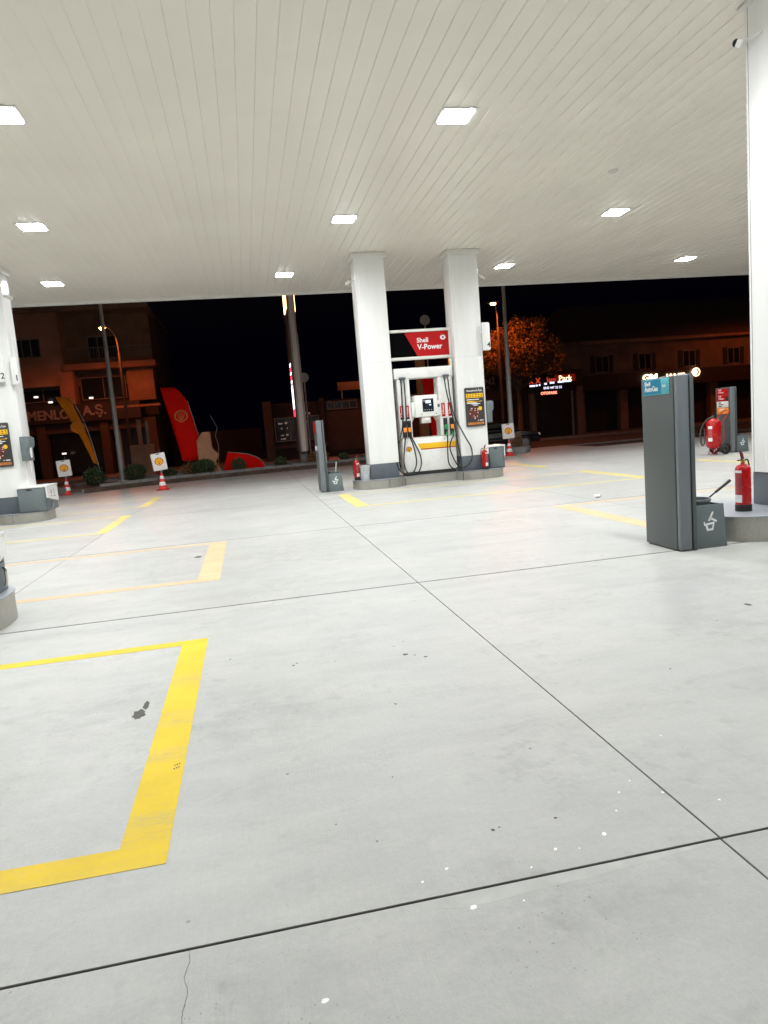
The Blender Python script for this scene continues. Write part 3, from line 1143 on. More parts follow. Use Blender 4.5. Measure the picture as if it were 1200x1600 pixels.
def poster(x0, x1, y, z0, z1, label):
    t = thing('poster_board', label, 'poster', (x0, y, z0), group=PG)
    W, H = x1 - x0, z1 - z0
    MB().prism(rounded(0, W, 0, H, .03), -.045, -.0, 'y', bev=.004).build('board', MT['poster'], t)
    y0 = -.0475
    text('Deneyiminiz İçin', W * .118, MT['white'], t, (W / 2, y0, H * .90), align='CENTER', bold=.015)
    bn = MB().box(W * .05, W * .95, y0, -.0455, H * .735, H * .845).build('yellow_banner', MT['yellow_v'], t)
    b = MB()
    for k in range(6):
        xx = W * (.12 + .15 * k)
        b.prism(blob(xx, H * .81, W * .03, H * .017, seed=k + 20, n=8), y0 - .0015, y0 - .0002, 'y')
        b.box(xx - W * .045, xx + W * .045, y0 - .0015, y0 - .0002, H * .755, H * .77)
    b.each('banner_icons', MT['ink'], bn)
    b = MB()
    pr2 = random.Random(5)
    for k, (hh, a, c) in enumerate(((.69, .04, .75), (.645, .45, .9), (.60, .06, .62), (.575, .3, .8), (.54, .4, .66))):
        b.prism([(W * a, H * (hh - .010)), (W * c, H * (hh - .006)), (W * (c - .03), H * (hh + .012)), (W * (a + .05), H * (hh + .010))], y0, -.0455, 'y')
    b.each('banner_stripes', MT['paper'], t)
    MB().prism([(W * .05, H * .62), (W * .86, H * .625), (W * .84, H * .655), (W * .10, H * .66)], y0, -.0456, 'y').build('gold_band', MT['yellow_v'], t)
    MB().prism(blob(W * .42, H * .34, W * .30, H * .17, n=22, jag=.22, seed=8), y0, -.0455, 'y').build('food_picture', MT['poster_pic'], t)
    b = MB()
    for k in range(14):
        b.prism(blob(W * pr2.uniform(.2, .65), H * pr2.uniform(.2, .48), W * .028, H * .012, n=7, rot=pr2.uniform(-1, 1), seed=k), y0 - .001, y0 - .0003, 'y')
    b.each('picture_highlights', MT['paper'], t)
    MB().lathe([(0, 0), (W * .10, 0), (W * .10, .003), (0, .003)], n=20, mx=Matrix.Translation((W * .76, y0 + .001, H * .455)) @ Matrix.Rotation(R_(90), 4, 'X')).build('gold_seal', MT['yellow_v'], t)
    MB().box(W * .07, W * .93, y0, -.0455, H * .045, H * .105).build('orange_footer', MT['orange_print'], t)
    b = MB()
    b.box(W * .70, W * .90, y0, -.0455, H * .14, H * .16)
    b.box(W * .60, W * .64, y0, -.0455, H * .14, H * .16)
    b.each('foot_marks', MT['white'], t)
    return t


poster(5.81, 6.335, 18.098, 1.40, 2.43, 'dark food poster on the column right of the dispenser')
poster(-6.0 + .02, -5.48, 18.098, 1.36, 2.40, 'dark food poster on the column at the left edge')

# number plates
NG = 'white pump number plates on the columns'


def number_plate(x0, x1, y, z0, z1, num, label, corners, nx):
    t = thing('number_plate', label, 'number plate', (x0, y, z0), group=NG)
    W, H = x1 - x0, z1 - z0
    MB().prism(rounded(0, W, 0, H, .05, corners=corners), -.016, .016, 'y', bev=.004).build('plate', MT['clad'], t)
    text(num, .19, MT['ink'], t, (nx, -.0185, .08), align='CENTER', bold=.01)
    b = MB()
    b.box(.015, .05, .0165, .13 if y > 17.9 else .3, H * .3, H * .34)
    b.box(.015, .05, .0165, .13 if y > 17.9 else .3, H * .66, H * .70)
    b.each('bracket', MT['trim'], t)
    return t


number_plate(6.36, 6.575, 17.97, 3.37, 4.09, '4', 'white number plate marked 4 on the right pump column', (0, 1, 1, 0), .165)
number_plate(-5.215, -5.065, 17.97, 3.26, 3.90, '1', 'white number plate marked 1 on the left edge column', (0, 1, 1, 0), .11)
number_plate(-5.75, -5.345, 17.97, 3.33, 3.97, '2', 'white number plate marked 2 on the left edge column', (1, 1, 1, 1), .345)

# paper towel boxes on column sides
TG = 'grey paper towel boxes on column sides'


def towel_box(x, y, z, label, lit):
    t = thing('towel_dispenser', label, 'paper dispenser', (x, y, z), group=TG)
    MB().prism([(.0, 0), (.15, 0), (.15, .28), (.20, .36), (.20, .55), (.0, .55)], -.22, .24, 'y', bev=.008).build('housing', MT['bin'], t)
    MB().box(-.0, .17, -.20, .2, .552, .575, bev=.004).build('lid', MT['pillar_edge'], t)
    if lit:
        MB().prism(blob(0, .27, .07, .2, n=12, seed=12), .152, .17, 'x').build('torn_paper', MT['paper'], t)
    return t


towel_box(6.402, 18.3, 1.48, 'grey paper dispenser on the column right of the dispenser', False)
towel_box(-5.213, 18.05, 1.46, 'grey paper dispenser with torn paper on the left edge column', True)

# service units (grey cabinet, white top)
UG = 'grey service cabinets with white tops on island ends'


def service_unit(x, y, z, label, W=.47, Dp=.62, H=.62, flip=False):
    t = thing('service_cabinet', label, 'cabinet', (x, y, z), group=UG)
    MB().box(0, W - .02, -Dp / 2, Dp / 2, 0, H - .045, bev=.008).build('cabinet', MT['skirt'], t)
    dr = MB().box(.015, W - .06, -Dp / 2 - .012, -Dp / 2 - .0005, .02, H - .06, bev=.004).build('door', MT['bin'], t)
    MB().box(W * .32, W * .50, -Dp / 2 - .0145, -Dp / 2 - .0125, H - .10, H - .065).build('door_grip', MT['black'], dr)
    MB().box(-.005, W + .012, -Dp / 2 - .02, Dp / 2 + .02, H - .044, H, bev=.008).build('white_top', MT['clad'], t)
    e = MB().prism([(-Dp / 2 - .01, H - .046), (Dp / 2, H - .046), (Dp / 2, H * (.62 if flip else .28)), (-Dp / 2 - .01, H * (.32 if flip else .52))], W - .0195, W + .004, 'x').build('white_end_panel', MT['clad'], t)
    b = MB()
    b.prism([(-.16, H * .78), (-.10, H * .80), (-.10, H * .64), (-.16, H * .62)], W + .0045, W + .006, 'x')
    b.prism([(.10, H * .80), (.13, H * .80), (.13, H * .58), (.10, H * .58)], W + .0045, W + .006, 'x')
    b.box(W + .0045, W + .006, -.19, -.08, H * .53, H * .56)
    b.box(W + .0045, W + .006, .05, .2, H * .50, H * .53)
    b.each('end_marks', MT['ink'], e)
    hy_ = Dp / 2 - .1 if flip else -.13
    MB().tube([(W - .012, hy_, .05), (W + .006, hy_, .09), (W + .006, hy_, .20), (W - .012, hy_, .24)], .014, 8, smooth=4).build('handle', MT['chrome'], t)
    return t


service_unit(6.405, 18.42, ISL_H, 'grey service cabinet on the right end of the dispenser island', W=.45)
service_unit(-5.46, 18.42, ISL_H, 'grey service cabinet with white end panel on the left edge island', W=.66, Dp=.95)
service_unit(-3.11, 7.2, I3_H, 'near service cabinet cut off at the left edge of the photo', W=.64, Dp=.62, H=.58, flip=True)

# ------------------------------------------------------------------ info pillars
GG = 'grey product pillars on the forecourt'


def pillar_base(x, y, label, Dp=.66, Wd=.20, H=1.885):
    """origin: near left corner on the ground; the pillar runs to +y"""
    t = thing('product_pillar', label, 'pillar', (x, y, 0), group=GG)
    MB().box(0, Wd - .045, .06, Dp, .012, H, bev=.012, seg=3).build('body', MT['pillar'], t)
    b = MB()
    b.box(.006, Wd - .05, -.0, .0585, .012, H + .003, bev=.018, seg=3)
    b.build('corner_trim', MT['pillar_edge'], t)
    b = MB()
    b.box(Wd - .042, Wd, -.008, Dp - .02, .0, H + .01, bev=.006)
    b.build('back_trim', MT['pillar'], t)
    MB().box(.02, Wd - .06, .08, Dp - .03, .0, .0118).build('foot', MT['black'], t)
    return t


WG = 'grey window washing bins beside the pillars'


def wash_bin(x, y, label):
    t = thing('washing_bin', label, 'bin', (x, y, 0), group=WG)
    W, H, Dp = .385, .475, .50
    w = MB()
    w.prism([(0, 0), (W, 0), (W - .035, H), (0, H)], 0, .02, 'y', bev=.003)
    w.prism([(0, 0.01), (W, 0.01), (W - .035, H - .02), (0, H - .02)], Dp - .02, Dp, 'y', bev=.003)
    w.prism([(W - .02, 0), (W, 0), (W - .036, H - .004), (W - .056, H - .004)], .021, Dp - .021, 'y')
    w.box(0, .016, .021, Dp - .021, 0, H - .02)
    w.box(.017, W - .03, .021, Dp - .021, .0, .02)
    w.build('shell_panel', MT['bin'], t)
    bk = MB()
    bk.lathe([(.0, .1), (.115, .1), (.150, .50), (.160, .50), (.160, .525), (.140, .525), (.136, .48), (.10, .12), (0, .12)], c=(.165, .22, 0), n=28)
    bk.build('bucket', MT['pillar_edge'], t)
    b = MB()

    def P(u, v):
        return (.10 + u * .018, .21 + v * .018)
    # pictogram: hand wiping over a pail
    b.prism([P(1, 3.4), P(7.5, 4.2), P(6.4, -1), P(2.2, -1)], -.0035, -.0005, 'y')
    b.prism([P(3, 5), P(6, 10.5), P(7, 10.2), P(4.4, 4.9)], -.0035, -.0005, 'y')
    b.prism([P(4.6, 7.4), P(9.2, 4.8), P(8.6, 3.9), P(4.1, 6.2)], -.0035, -.0005, 'y')
    b.prism([P(.1, 4.6), P(.9, 4.6), P(1.2, 2.2), P(.4, 2.2)], -.0035, -.0005, 'y')
    pg = b.build('pictogram', MT['white'], t)
    MB().prism([P(2.6, 2.4), P(6.2, 2.8), P(5.6, .4), P(3.2, .2)], -.0045, -.0037, 'y').build('pictogram_gap', MT['bin'], pg)
    return t


p1 = pillar_base(4.455, 6.685, 'near grey pillar with a teal sign near its top')
sg = MB().prism([(6.80 - 6.685, 1.70), (7.30 - 6.685, 1.70), (7.30 - 6.685, 1.872), (6.80 - 6.685, 1.872)], -.008, -.0005, 'x', bev=.003).build('sign_plate', MT['teal2'], p1)
MB().prism([(6.945 - 6.685, 1.708), (7.293 - 6.685, 1.708), (7.293 - 6.685, 1.864), (6.945 - 6.685, 1.864)], -.0095, -.0082, 'x').build('sign_field', MT['teal'], sg)
text('Shell', .062, MT['white'], sg, (-.0115, 7.255 - 6.685, 1.806), rotz=R_(-90), bold=.018, name='sign_lettering')
text('AutoGas', .078, MT['white'], sg, (-.0115, 7.255 - 6.685, 1.742), rotz=R_(-90), bold=.018, name='sign_lettering', sx=.92)
text('LPG', .036, MT['white'], sg, (-.0105, 6.915 - 6.685, 1.775), rotz=R_(-90), bold=.01, name='sign_lettering')
wash_bin(4.66, 6.72, 'near window washing bin beside the teal signed pillar')
p2 = pillar_base(1.80, 18.28, 'slim looking grey pillar seen edge on left of the dispenser', H=1.87)
for side in (-1, 1):
    xx = -.006 if side < 0 else .2065
    b = MB()
    for z0, z1, mm in ((1.55, 1.84, 'red'), (1.10, 1.22, 'bb_white')):
        MB().box(xx - .005, xx + .005, .10, .6, z0, z1).build('product_sign', MT[mm], p2)
MB().box(.2065 - .005, .2065 + .005, .06, .5, .78, 1.25).build('side_plate', MT['dgrey'], p2)
wash_bin(2.01, 18.30, 'far window washing bin left of the dispenser island')
p3 = pillar_base(14.02, 18.40, 'grey pillar with stacked red, white and orange signs behind the wheeled extinguisher', H=1.92)
for z0, z1, mm, lines in ((1.715, 1.89, 'red', ('Shell', 'V-Power')), (1.53, 1.705, 'red', ('Shell', 'V-Power')),
                          (1.34, 1.52, 'bb_white', ('Shell', 'Fuel Save', 'Diesel')), (1.15, 1.33, 'orange', ('OTO',))):
    s_ = MB().box(-.008, -.0005, .09, .60, z0, z1, bev=.002).build('product_sign', MT[mm], p3)
    ink = MT['ink'] if mm == 'bb_white' else MT['white']
    n_ = len(lines)
    for k, ln in enumerate(lines):
        text(ln, .055 if n_ == 3 else .066 if n_ == 2 else .12, ink, s_,
             (-.010, .52, z1 - (.055 + k * (.052 if n_ == 3 else .072)) - (.05 if n_ == 1 else 0)), rotz=R_(-90), bold=.015, name='sign_lettering')
MB().box(-.0095, -.0082, .095, .2, 1.535, 1.65).build('dark_corner', MT['ink'], p3)
wash_bin(14.23, 18.42, 'far right window washing bin beside the multi signed pillar')

# squeegees
b = thing('squeegee', 'black handled squeegee leaning in the near washing bin', 'squeegee', (4.80, 6.93, .40))
MB().tube([(0, 0, 0), (.20, .0, .13), (.27, .0, .175)], .009, 10).build('shaft', MT['black'], b)
MB().tube([(.27, 0, .175), (.455, 0, .29)], .014, 10, r1=.017).build('grip', MT['rubber'], b)
MB().box(-.10, .10, -.02, .02, -.05, .0, bev=.006).build('blade_head', MT['black'], b)
b = thing('squeegee', 'thin pale squeegee handle standing in the far washing bin', 'squeegee', (2.22, 18.52, .36))
MB().tube([(0, 0, 0), (.06, 0, .40)], .012, 8).build('shaft', MT['trim'], b)
MB().box(-.10, .10, -.02, .02, -.05, .0, bev=.006).build('blade_head', MT['black'], b)


# ------------------------------------------------------------------ extinguishers
EG = 'red hand extinguishers standing on islands'


def extinguisher(loc, label, hose_a, lab_a, sc_=1.0):
    t = thing('fire_extinguisher', label, 'fire extinguisher', loc, group=EG)
    r = .085
    MB().lathe([(0, .075), (r, .075), (r, .48), (r * .95, .505), (r * .75, .53), (r * .40, .545), (.022, .55), (.022, .565), (0, .565)], n=28).build('cylinder', MT['ext_red'], t)
    MB().lathe([(0, 0), (r + .004, 0), (r + .005, .078), (r - .004, .082), (0, .082)], n=28).build('foot_ring', MT['rubber'], t)
    v = MB()
    v.lathe([(0, .566), (.020, .566), (.020, .60), (.013, .605), (0, .605)], n=14)
    v.box(-.03, .03, -.012, .012, .575, .60, bev=.003)
    v.build('valve', MT['brass'], t)
    h = MB()
    h.prism([(-.02, .606), (.012, .606), (.0, .66), (-.03, .70), (-.052, .70)], -.011, .011, 'y', bev=.003)
    h.prism([(-.085, .588), (-.02, .598), (-.02, .606), (-.09, .60)], -.011, .011, 'y')
    h.bm.transform(Matrix.Rotation(R_(hose_a), 4, 'Z'))
    h.build('lever', mat('lever_maroon', (.16, .012, .014), .35), t)
    MB().tube([(.03, 0, .59), (.09, 0, .58), (.115, 0, .45), (.105, 0, .25), (.10, 0, .12)], .009, 8, smooth=5).build('hose', MT['rubber'], t, rot=(0, 0, R_(hose_a)))
    lb = MB()
    a0, a1 = R_(lab_a - 31), R_(lab_a + 31)
    rr = r + .0012
    lb.lathe([(rr, .21), (rr, .44)], n=10, a0=a0, a1=a1)
    l_ = lb.build('label', mat('label_print', (.42, .06, .07), .4, var=.6, vscale=60), t)
    lb = MB()
    lb.lathe([(rr, .105), (rr, .195)], n=10, a0=a0, a1=a1)
    lb.lathe([(rr, .448), (rr, .478)], n=10, a0=a0, a1=a1)
    lb.each('white_label', MT['white'], t)
    t.scale = (sc_,) * 3
    return t


extinguisher((5.60, 7.16, I3_H), 'red extinguisher on the near right island end', 15, 192)
extinguisher((2.80, 18.40, ISL_H), 'red extinguisher beside the metal bucket on the dispenser island', 190, 285, .95)
extinguisher((6.22, 17.95, ISL_H), 'red extinguisher in front of the poster column right of the dispenser', 140, 295, .95)

# bucket
B = thing('metal_bucket', 'galvanised bucket beside the left pump column', 'bucket', (2.985, 18.15, ISL_H))
MB().lathe([(0, .0), (.095, .0), (.098, .012), (.135, .37), (.146, .375), (.146, .39), (.132, .39), (.125, .36), (.09, .02), (0, .02)], n=26).build('pail', MT['galv'], B)
b = MB()
b.tube([(-.14, 0, .35), (-.13, -.06, .29), (-.05, -.12, .27), (.05, -.12, .27), (.13, -.06, .29), (.14, 0, .35)], .005, 6, smooth=4)
b.build('bail_handle', MT['chrome'], B)

# wheeled extinguisher
E_ = thing('wheeled_extinguisher', 'large red wheeled extinguisher in front of the far right pillar', 'fire extinguisher', (13.37, 18.30, 0))
MB().lathe([(0, .16), (.10, .17), (.175, .21), (.205, .27), (.205, .93), (.18, .99), (.12, 1.03), (.05, 1.05), (0, 1.05)], n=30).build('tank', MT['ext_red'], E_)
b = MB()
b.lathe([(0, 1.05), (.03, 1.05), (.03, 1.11), (.045, 1.12), (.045, 1.15), (0, 1.15)], n=14)
b.box(-.07, .03, -.015, .015, 1.08, 1.10)
b.build('valve', MT['chrome'], E_)
MB().prism([(-.02, 1.151), (.02, 1.151), (.05, 1.22), (.0, 1.225)], -.012, .012, 'y', bev=.003).build('lever', MT['black'], E_)
b = MB()
for yy in (-.17, .17):
    b.tube([(.12, yy * .8, .35), (.21, yy, .45), (.19, yy, .98), (.44, yy * .9, 1.24)], .013, 8)
b.tube([(.44, -.155, 1.24), (.47, -.06, 1.255), (.47, .06, 1.255), (.44, .155, 1.24)], .013, 8, smooth=4)
b.build('push_handle', MT['ext_red'], E_)
b = MB()
for yy in (-.10, .10):
    b.tube([(-.05, yy, .22), (-.10, yy, .012), (.02, yy, .012), (.04, yy, .22)], .011, 8, smooth=4)
b.tube([(.20, -.22, .17), (.20, .22, .17)], .013, 8)
b.tube([(.12, -.1, .24), (.20, -.1, .17)], .012, 8)
b.tube([(.12, .1, .24), (.20, .1, .17)], .012, 8)
b.build('undercarriage', MT['ext_red'], E_)
for yy in (-.24, .24):
    wm = Matrix.Translation((.20, yy, .17)) @ Matrix.Rotation(R_(90), 4, 'X')
    wh = MB().lathe([(.105, -.03), (.15, -.035), (.168, -.02), (.168, .02), (.15, .035), (.105, .03), (.105, -.03)], n=28, mx=wm).build('wheel', MT['rubber'], E_)
    q = MB()
    q.lathe([(0, -.02), (.03, -.028), (.03, .028), (0, .028)], n=14, mx=wm)
    for k in range(5):
        a = 2 * math.pi * k / 5
        q.tube([(.20, yy, .17), (.20 + .106 * math.cos(a), yy, .17 + .106 * math.sin(a))], .013, 6)
    q.build('rim', MT['black'], wh)
MB().tube([(-.05, -.02, 1.10), (-.18, .06, 1.02), (-.27, .20, .75), (-.28, .21, .42), (-.24, .18, .28), (-.19, .14, .42), (-.20, .15, .8)], .02, 8, smooth=6).build('hose', mat('grey_hose', (.06, .06, .06), .5), E_)
b = MB()
b.lathe([(.2065, .40), (.2065, .82)], n=10, a0=R_(190), a1=R_(222))
b.build('label', mat('label_print_large', (.5, .12, .12), .4, var=.7, vscale=40), E_)
b = MB()
b.lathe([(.2070, .40), (.2070, .50)], n=10, a0=R_(188), a1=R_(224))
b.lathe([(.2070, .76), (.2070, .84)], n=10, a0=R_(188), a1=R_(224))
b.each('white_label', MT['white'], E_)

# ------------------------------------------------------------------ cones and boards
def cone(loc, label):
    t = thing('traffic_cone', label, 'traffic cone', loc, group='red and white traffic cones')
    prof = lambda z: .150 - .118 * (z / .62)
    MB().box(-.21, .21, -.21, .21, 0, .035, bev=.01).build('foot', MT['ext_red'], t)
    MB().lathe([(.17, .036), (.15, .06), (prof(.08), .08), (prof(.64), .64), (.02, .645), (0, .645)], n=22).build('body', mat('cone_red', (.62, .02, .02), .5), t)
    for z0, z1 in ((.17, .29), (.40, .50)):
        s_ = MB().lathe([(prof(z0) + .003, z0), (prof(z1) + .003, z1)], n=22).build('reflective_band', MT['white'], t)
        b = MB()
        for a in (238, 262, 290):
            b.lathe([(prof(z0) + .005, z0 + .04), (prof(z1) + .006, z1 - .04)], n=3, a0=R_(a), a1=R_(a + 9))
        b.each('band_marks', MT['ink'], s_)
    return t


def cone_board(loc, label, rz, tilt):
    t = thing('cone_sign', label, 'sign', loc, rotz=rz, group='white emblem boards on traffic cones')
    q = Matrix.Rotation(tilt, 4, 'Y')
    b = MB()
    b.prism(rounded(-.24, .24, 0, .60, .03), -.035, .035, 'y', bev=.006)
    b.bm.transform(q)
    pn = b.build('board', MT['bb_white'], t)
    b = MB()
    b.box(-.06, .06, -.038, .038, .55, .585)
    b.tube([(.06, 0, .60), (.10, 0, .72)], .008, 6)
    b.box(-.03, .03, -.03, .03, -.12, .0)
    b.bm.transform(q)
    b.build('clip', MT['skirt'], t)
    e = emblem(pn, (0, -.0355, .30), .29)
    e.matrix_local = q @ Matrix.Translation((0, -.0355, .30))
    return t


cone((-6.70, 27.75, 0), 'traffic cone leftmost, near the amber flag')
cone_board((-6.70, 27.75, .70), 'leftmost emblem board on a cone, before the dark shop', R_(4), R_(-3))
cone((-3.03, 25.55, 0), 'traffic cone in front of the tall red flag')
cone_board((-3.03, 25.55, .70), 'tilted emblem board on a cone before the tall red flag', R_(6), R_(-6))
cone((10.42, 27.0, 0), 'traffic cone right of the dispenser island, by the grey mast')
cone_board((10.42, 27.0, .70), 'emblem board on a cone right of the dispenser island', R_(-6), R_(-2))

# ------------------------------------------------------------------ planter
front = [(-6.75, 27.6), (-6.2, 27.75), (-5.6, 28.15), (-4.9, 28.65), (-3.6, 29.3), (-1.6, 30.0), (.5, 30.5), (2.5, 30.8), (6, 30.95), (8.6, 30.1), (10.4, 28.6), (10.9, 28.0), (11.45, 27.85)]
back = [(12.0, 28.6), (12.2, 30), (11.4, 32.0), (-6.2, 32.0), (-7.2, 30.5), (-7.3, 28.2)]
ring_ = front + back
b = MB()
n = len(ring_)
cx_, cy_ = sum(p[0] for p in ring_) / n, sum(p[1] for p in ring_) / n


def inset(p, q, d):
    v = Vector((q[0] - p[0], q[1] - p[1], 0))
    l = v.length
    nrm = Vector((-v.y, v.x, 0)) / l
    return nrm * d, l, v / l


for i in range(n):
    p, q = ring_[i], ring_[(i + 1) % n]
    nv, l, tv = inset(p, q, .14)
    cnt = max(1, round(l / .75))
    hh = .28 if i not in (0, 1) else (.06 + .1 * i)
    for k in range(cnt):
        a = Vector((p[0], p[1], 0)) + tv * (l * k / cnt + .006)
        c = Vector((p[0], p[1], 0)) + tv * (l * (k + 1) / cnt - .006)
        h2 = hh + rnd.uniform(-.006, .006)
        b.prism([(a.x, a.y), (c.x, c.y), (c.x + nv.x, c.y + nv.y), (a.x + nv.x, a.y + nv.y)], -.12, h2, 'z', bev=.012)
b.build('planter_kerb', MT['kerb'], kind='structure')
MB().prism([(x_ + (cx_ - x_) * .012, y_ + (cy_ - y_) * .03) for x_, y_ in ring_], -.12, .17, 'z').build('planter_soil', MT['soil'], kind='structure')


def leaf_cloud(name, m, parent, n, sampler, size, seed):
    r = np.random.default_rng(seed)
    V, Fc = [], []
    for k in range(n):
        c = np.array(sampler(r))
        u = r.normal(size=3)
        u /= np.linalg.norm(u)
        v = np.cross(u, r.normal(size=3))
        v /= np.linalg.norm(v)
        s = size * r.uniform(.6, 1.3)
        i0 = len(V)
        V += [tuple(c - u * s), tuple(c + v * s * .45), tuple(c + u * s), tuple(c - v * s * .45)]
        Fc.append((i0, i0 + 1, i0 + 2, i0 + 3))
    return raw(name, V, Fc, m, parent)


def ell(rx, ry, rz, cz, seed=1, rough=.18):
    q = random.Random(seed * 7 + 1)
    lobes = [(q.uniform(0, 6.28), q.uniform(-1, 1), q.uniform(-rough, rough)) for _ in range(9)]

    def f(r):
        d = r.normal(size=3)
        d /= np.linalg.norm(d)
        b_ = 1.0
        for a, z, h in lobes:
            dd = d[0] * math.cos(a) * math.sqrt(1 - z * z) + d[1] * math.sin(a) * math.sqrt(1 - z * z) + d[2] * z
            b_ += h * max(0, dd) ** 6
        k = r.uniform(.5, 1.0) ** .5 * b_ * (1 + .07 * r.normal())
        if r.uniform() < .06:
            k *= 1.15
        return (d[0] * rx * k, d[1] * ry * k, max(.01, cz + d[2] * rz * k))
    return f


def bush(loc, rx, rz, label, m='leaf_g', n=900, size=.05, seed=1, name='round_shrub'):
    t = thing(name, label, 'shrub', loc, group='shrubs in the kerbed planter')
    leaf_cloud('foliage', MT[m], t, n, ell(rx, rx, rz, rz * .9, seed, .45 if m == 'leaf_dry' else .25), size, seed)
    b = MB()
    for k in range(5):
        a = 2 * math.pi * k / 5
        b.tube([(0, 0, -.02), (rx * .5 * math.cos(a), rx * .5 * math.sin(a), rz)], .02, 5, r1=.008)
    b.build('stem', MT['bark'], t)
    return t


SO = .17
bush((-6.10, 29.7, SO), .42, .40, 'clipped round bush at the foot of the amber flag', seed=1, n=1500)
bush((-4.75, 31.3, SO), .42, .38, 'round bush just right of the left grey mast', seed=2, n=1300)
bush((-3.25, 30.2, SO), .30, .22, 'small low bush just right of the tilted cone board', seed=3)
bush((-1.90, 30.9, SO), .48, .36, 'dense green bush below the tan boulder', seed=4, n=1600)
bush((-2.45, 31.2, SO), .38, .26, 'brownish wispy shrub at the foot of the tall red flag', m='leaf_dry', seed=5, n=600)
bush((-.42, 31.0, SO), .32, .30, 'small round bush before the low red flag', seed=6, n=1100)
bush((1.40, 31.4, SO), .28, .24, 'small green bush left of the lit price mast', seed=7, n=500)
bush((3.05, 31.35, SO), .46, .32, 'dry brown shrub right of the price mast', m='leaf_dry', seed=8, n=1100)
bush((4.25, 31.6, SO), .26, .20, 'little green plant left of the dispenser island, far kerb', seed=9, n=400)
bush((11.35, 28.6, SO), .24, .34, 'small amber shrub beside the right grey mast', m='leaf_dry', seed=10, n=700)  # same dry leaf colour as the brown shrubs
# terracotta disc object near far washing bin
b = MB()
b.lathe([(0, 0), (.30, 0), (.36, .10), (.30, .2), (.12, .26), (0, .27)], n=24)
tag(b.build('rust_boulder', MT['terracotta'], loc=(3.75, 31.45, SO - .02)), 'low rust red boulder behind the far washing bin', 'rock')
b = MB()
b.prism([(-.55, -.3), (.5, -.3), (.55, .3), (-.5, .3)], -.05, .06, 'z', bev=.02)
tag(b.build('stone_slab', MT['terracotta'], loc=(2.0, 31.4, SO)), 'flat reddish slab at the foot of the price mast', 'rock')

# tan boulder
b = MB()
t = bmesh.new()
prof_ = [(-.50, .0), (-.62, .6), (-.62, 1.45), (-.36, 1.80), (-.02, 1.80), (.0, 1.10), (.10, .95), (.28, .78), (.10, .45), (.28, .15), (.30, 0)]
tag(MB().prism(prof_, -.28, .35, 'y', bev=.04).build('angular_boulder', MT['rock'], loc=(-1.50, 31.7, SO), smooth=20),
    'tall angular tan boulder between the two red flags', 'rock')
dbr = thing('dead_branch', 'thin pale bare branch sticking up behind the tan boulder', 'branch', (-1.35, 32.05, SO))
MB().tube([(0, 0, 0), (.12, 0, 1.2), (.02, 0, 1.6), (.14, .02, 1.95), (-.02, .02, 2.35), (-.12, .02, 2.55)], .022, 7, r1=.006).build('stick', MT['winframe'], dbr)

# ------------------------------------------------------------------ feather flags
FG = 'red blade flags in the planter'


def blade_flag(loc, label, rz=0.0, clothm='flag_red', group=FG, H=3.55, W=.95, lean=-.60, emb=True, tip=.6):
    t = thing('blade_flag', label, 'flag', loc, rotz=rz, group=group)
    pts = []
    N = 14
    z0, z1 = .62, H + .3

    def lx(z):
        return lean * (z - z0) / (z1 - z0)
    left = [(lx(z0 + (z1 - z0) * k / N), z0 + (z1 - z0) * k / N) for k in range(N + 1)]
    right = []
    for k in range(N + 1):
        u = k / N
        z = z0 - .02 + (z1 - z0) * u
        wd = W * (1 - max(0, u - .72) ** 2 * 8.0 * tip)
        if k == N:
            z = z1 - .06
        right.append((lx(z) + wd, z))
    bottom = [(W * .75, z0 + .02), (W * .4, z0 + .10), (W * .15, z0 + .06)]
    V, Fc = [], []
    for k in range(N + 1):
        for j in range(7):
            u = j / 6
            x_ = left[k][0] * (1 - u) + right[k][0] * u
            z_ = left[k][1] * (1 - u) + right[k][1] * u
            yy = .06 * math.sin(u * 4.5 + k * .45) + .03 * math.sin(k * .9 - u * 3)
            V.append((x_, yy, z_))
    for k in range(N):
        for j in range(6):
            a = k * 7 + j
            Fc.append((a, a + 1, a + 8, a + 7))
    o = raw('cloth', V, Fc, MT[clothm], t)
    o.data.shade_smooth()
    so = o.modifiers.new('thickness', 'SOLIDIFY')
    so.thickness = .012
    MB().tube([(W + .03, .0, -.02), (W + .02, 0, z0), (W + lean * .5 + .02, 0, (z0 + z1) / 2), (W + lean * .8, 0, z0 + (z1 - z0) * .8)], .018, 8, r1=.012, smooth=3).build('flag_pole', MT['pole'], t)
    if emb:
        emblem(t, (lx(2.4) + W * .50, -.075, 2.55), .55, outline='flag_mark', fill='flag_red', t=.004)
    return t


blade_flag((-2.80, 31.75, SO), 'tall red blade flag left of the tan boulder')
blade_flag((8.75, 32.3, -.1), 'red blade flag seen through the fuel dispenser', emb=False, lean=-.5, H=3.9, W=1.1)
t = thing('blade_flag', 'low red blade flag slumped over the planter kerb', 'flag', (0, 31.8, SO), group=FG)
b = MB()
b.prism([(-1.12, .0), (-.98, .50), (-.86, .84), (-.4, .78), (.02, .66), (.38, .50), (.58, .32), (.70, .10), (.69, -.02)], -.03, .03, 'y', bev=.01)
b.build('cloth', MT['flag_red'], t)
MB().tube([(-.87, -.04, .86), (0, -.04, .70), (.4, -.04, .52), (.60, -.04, .34), (.72, -.04, .08)], .014, 7).build('flag_pole', MT['pole'], t)

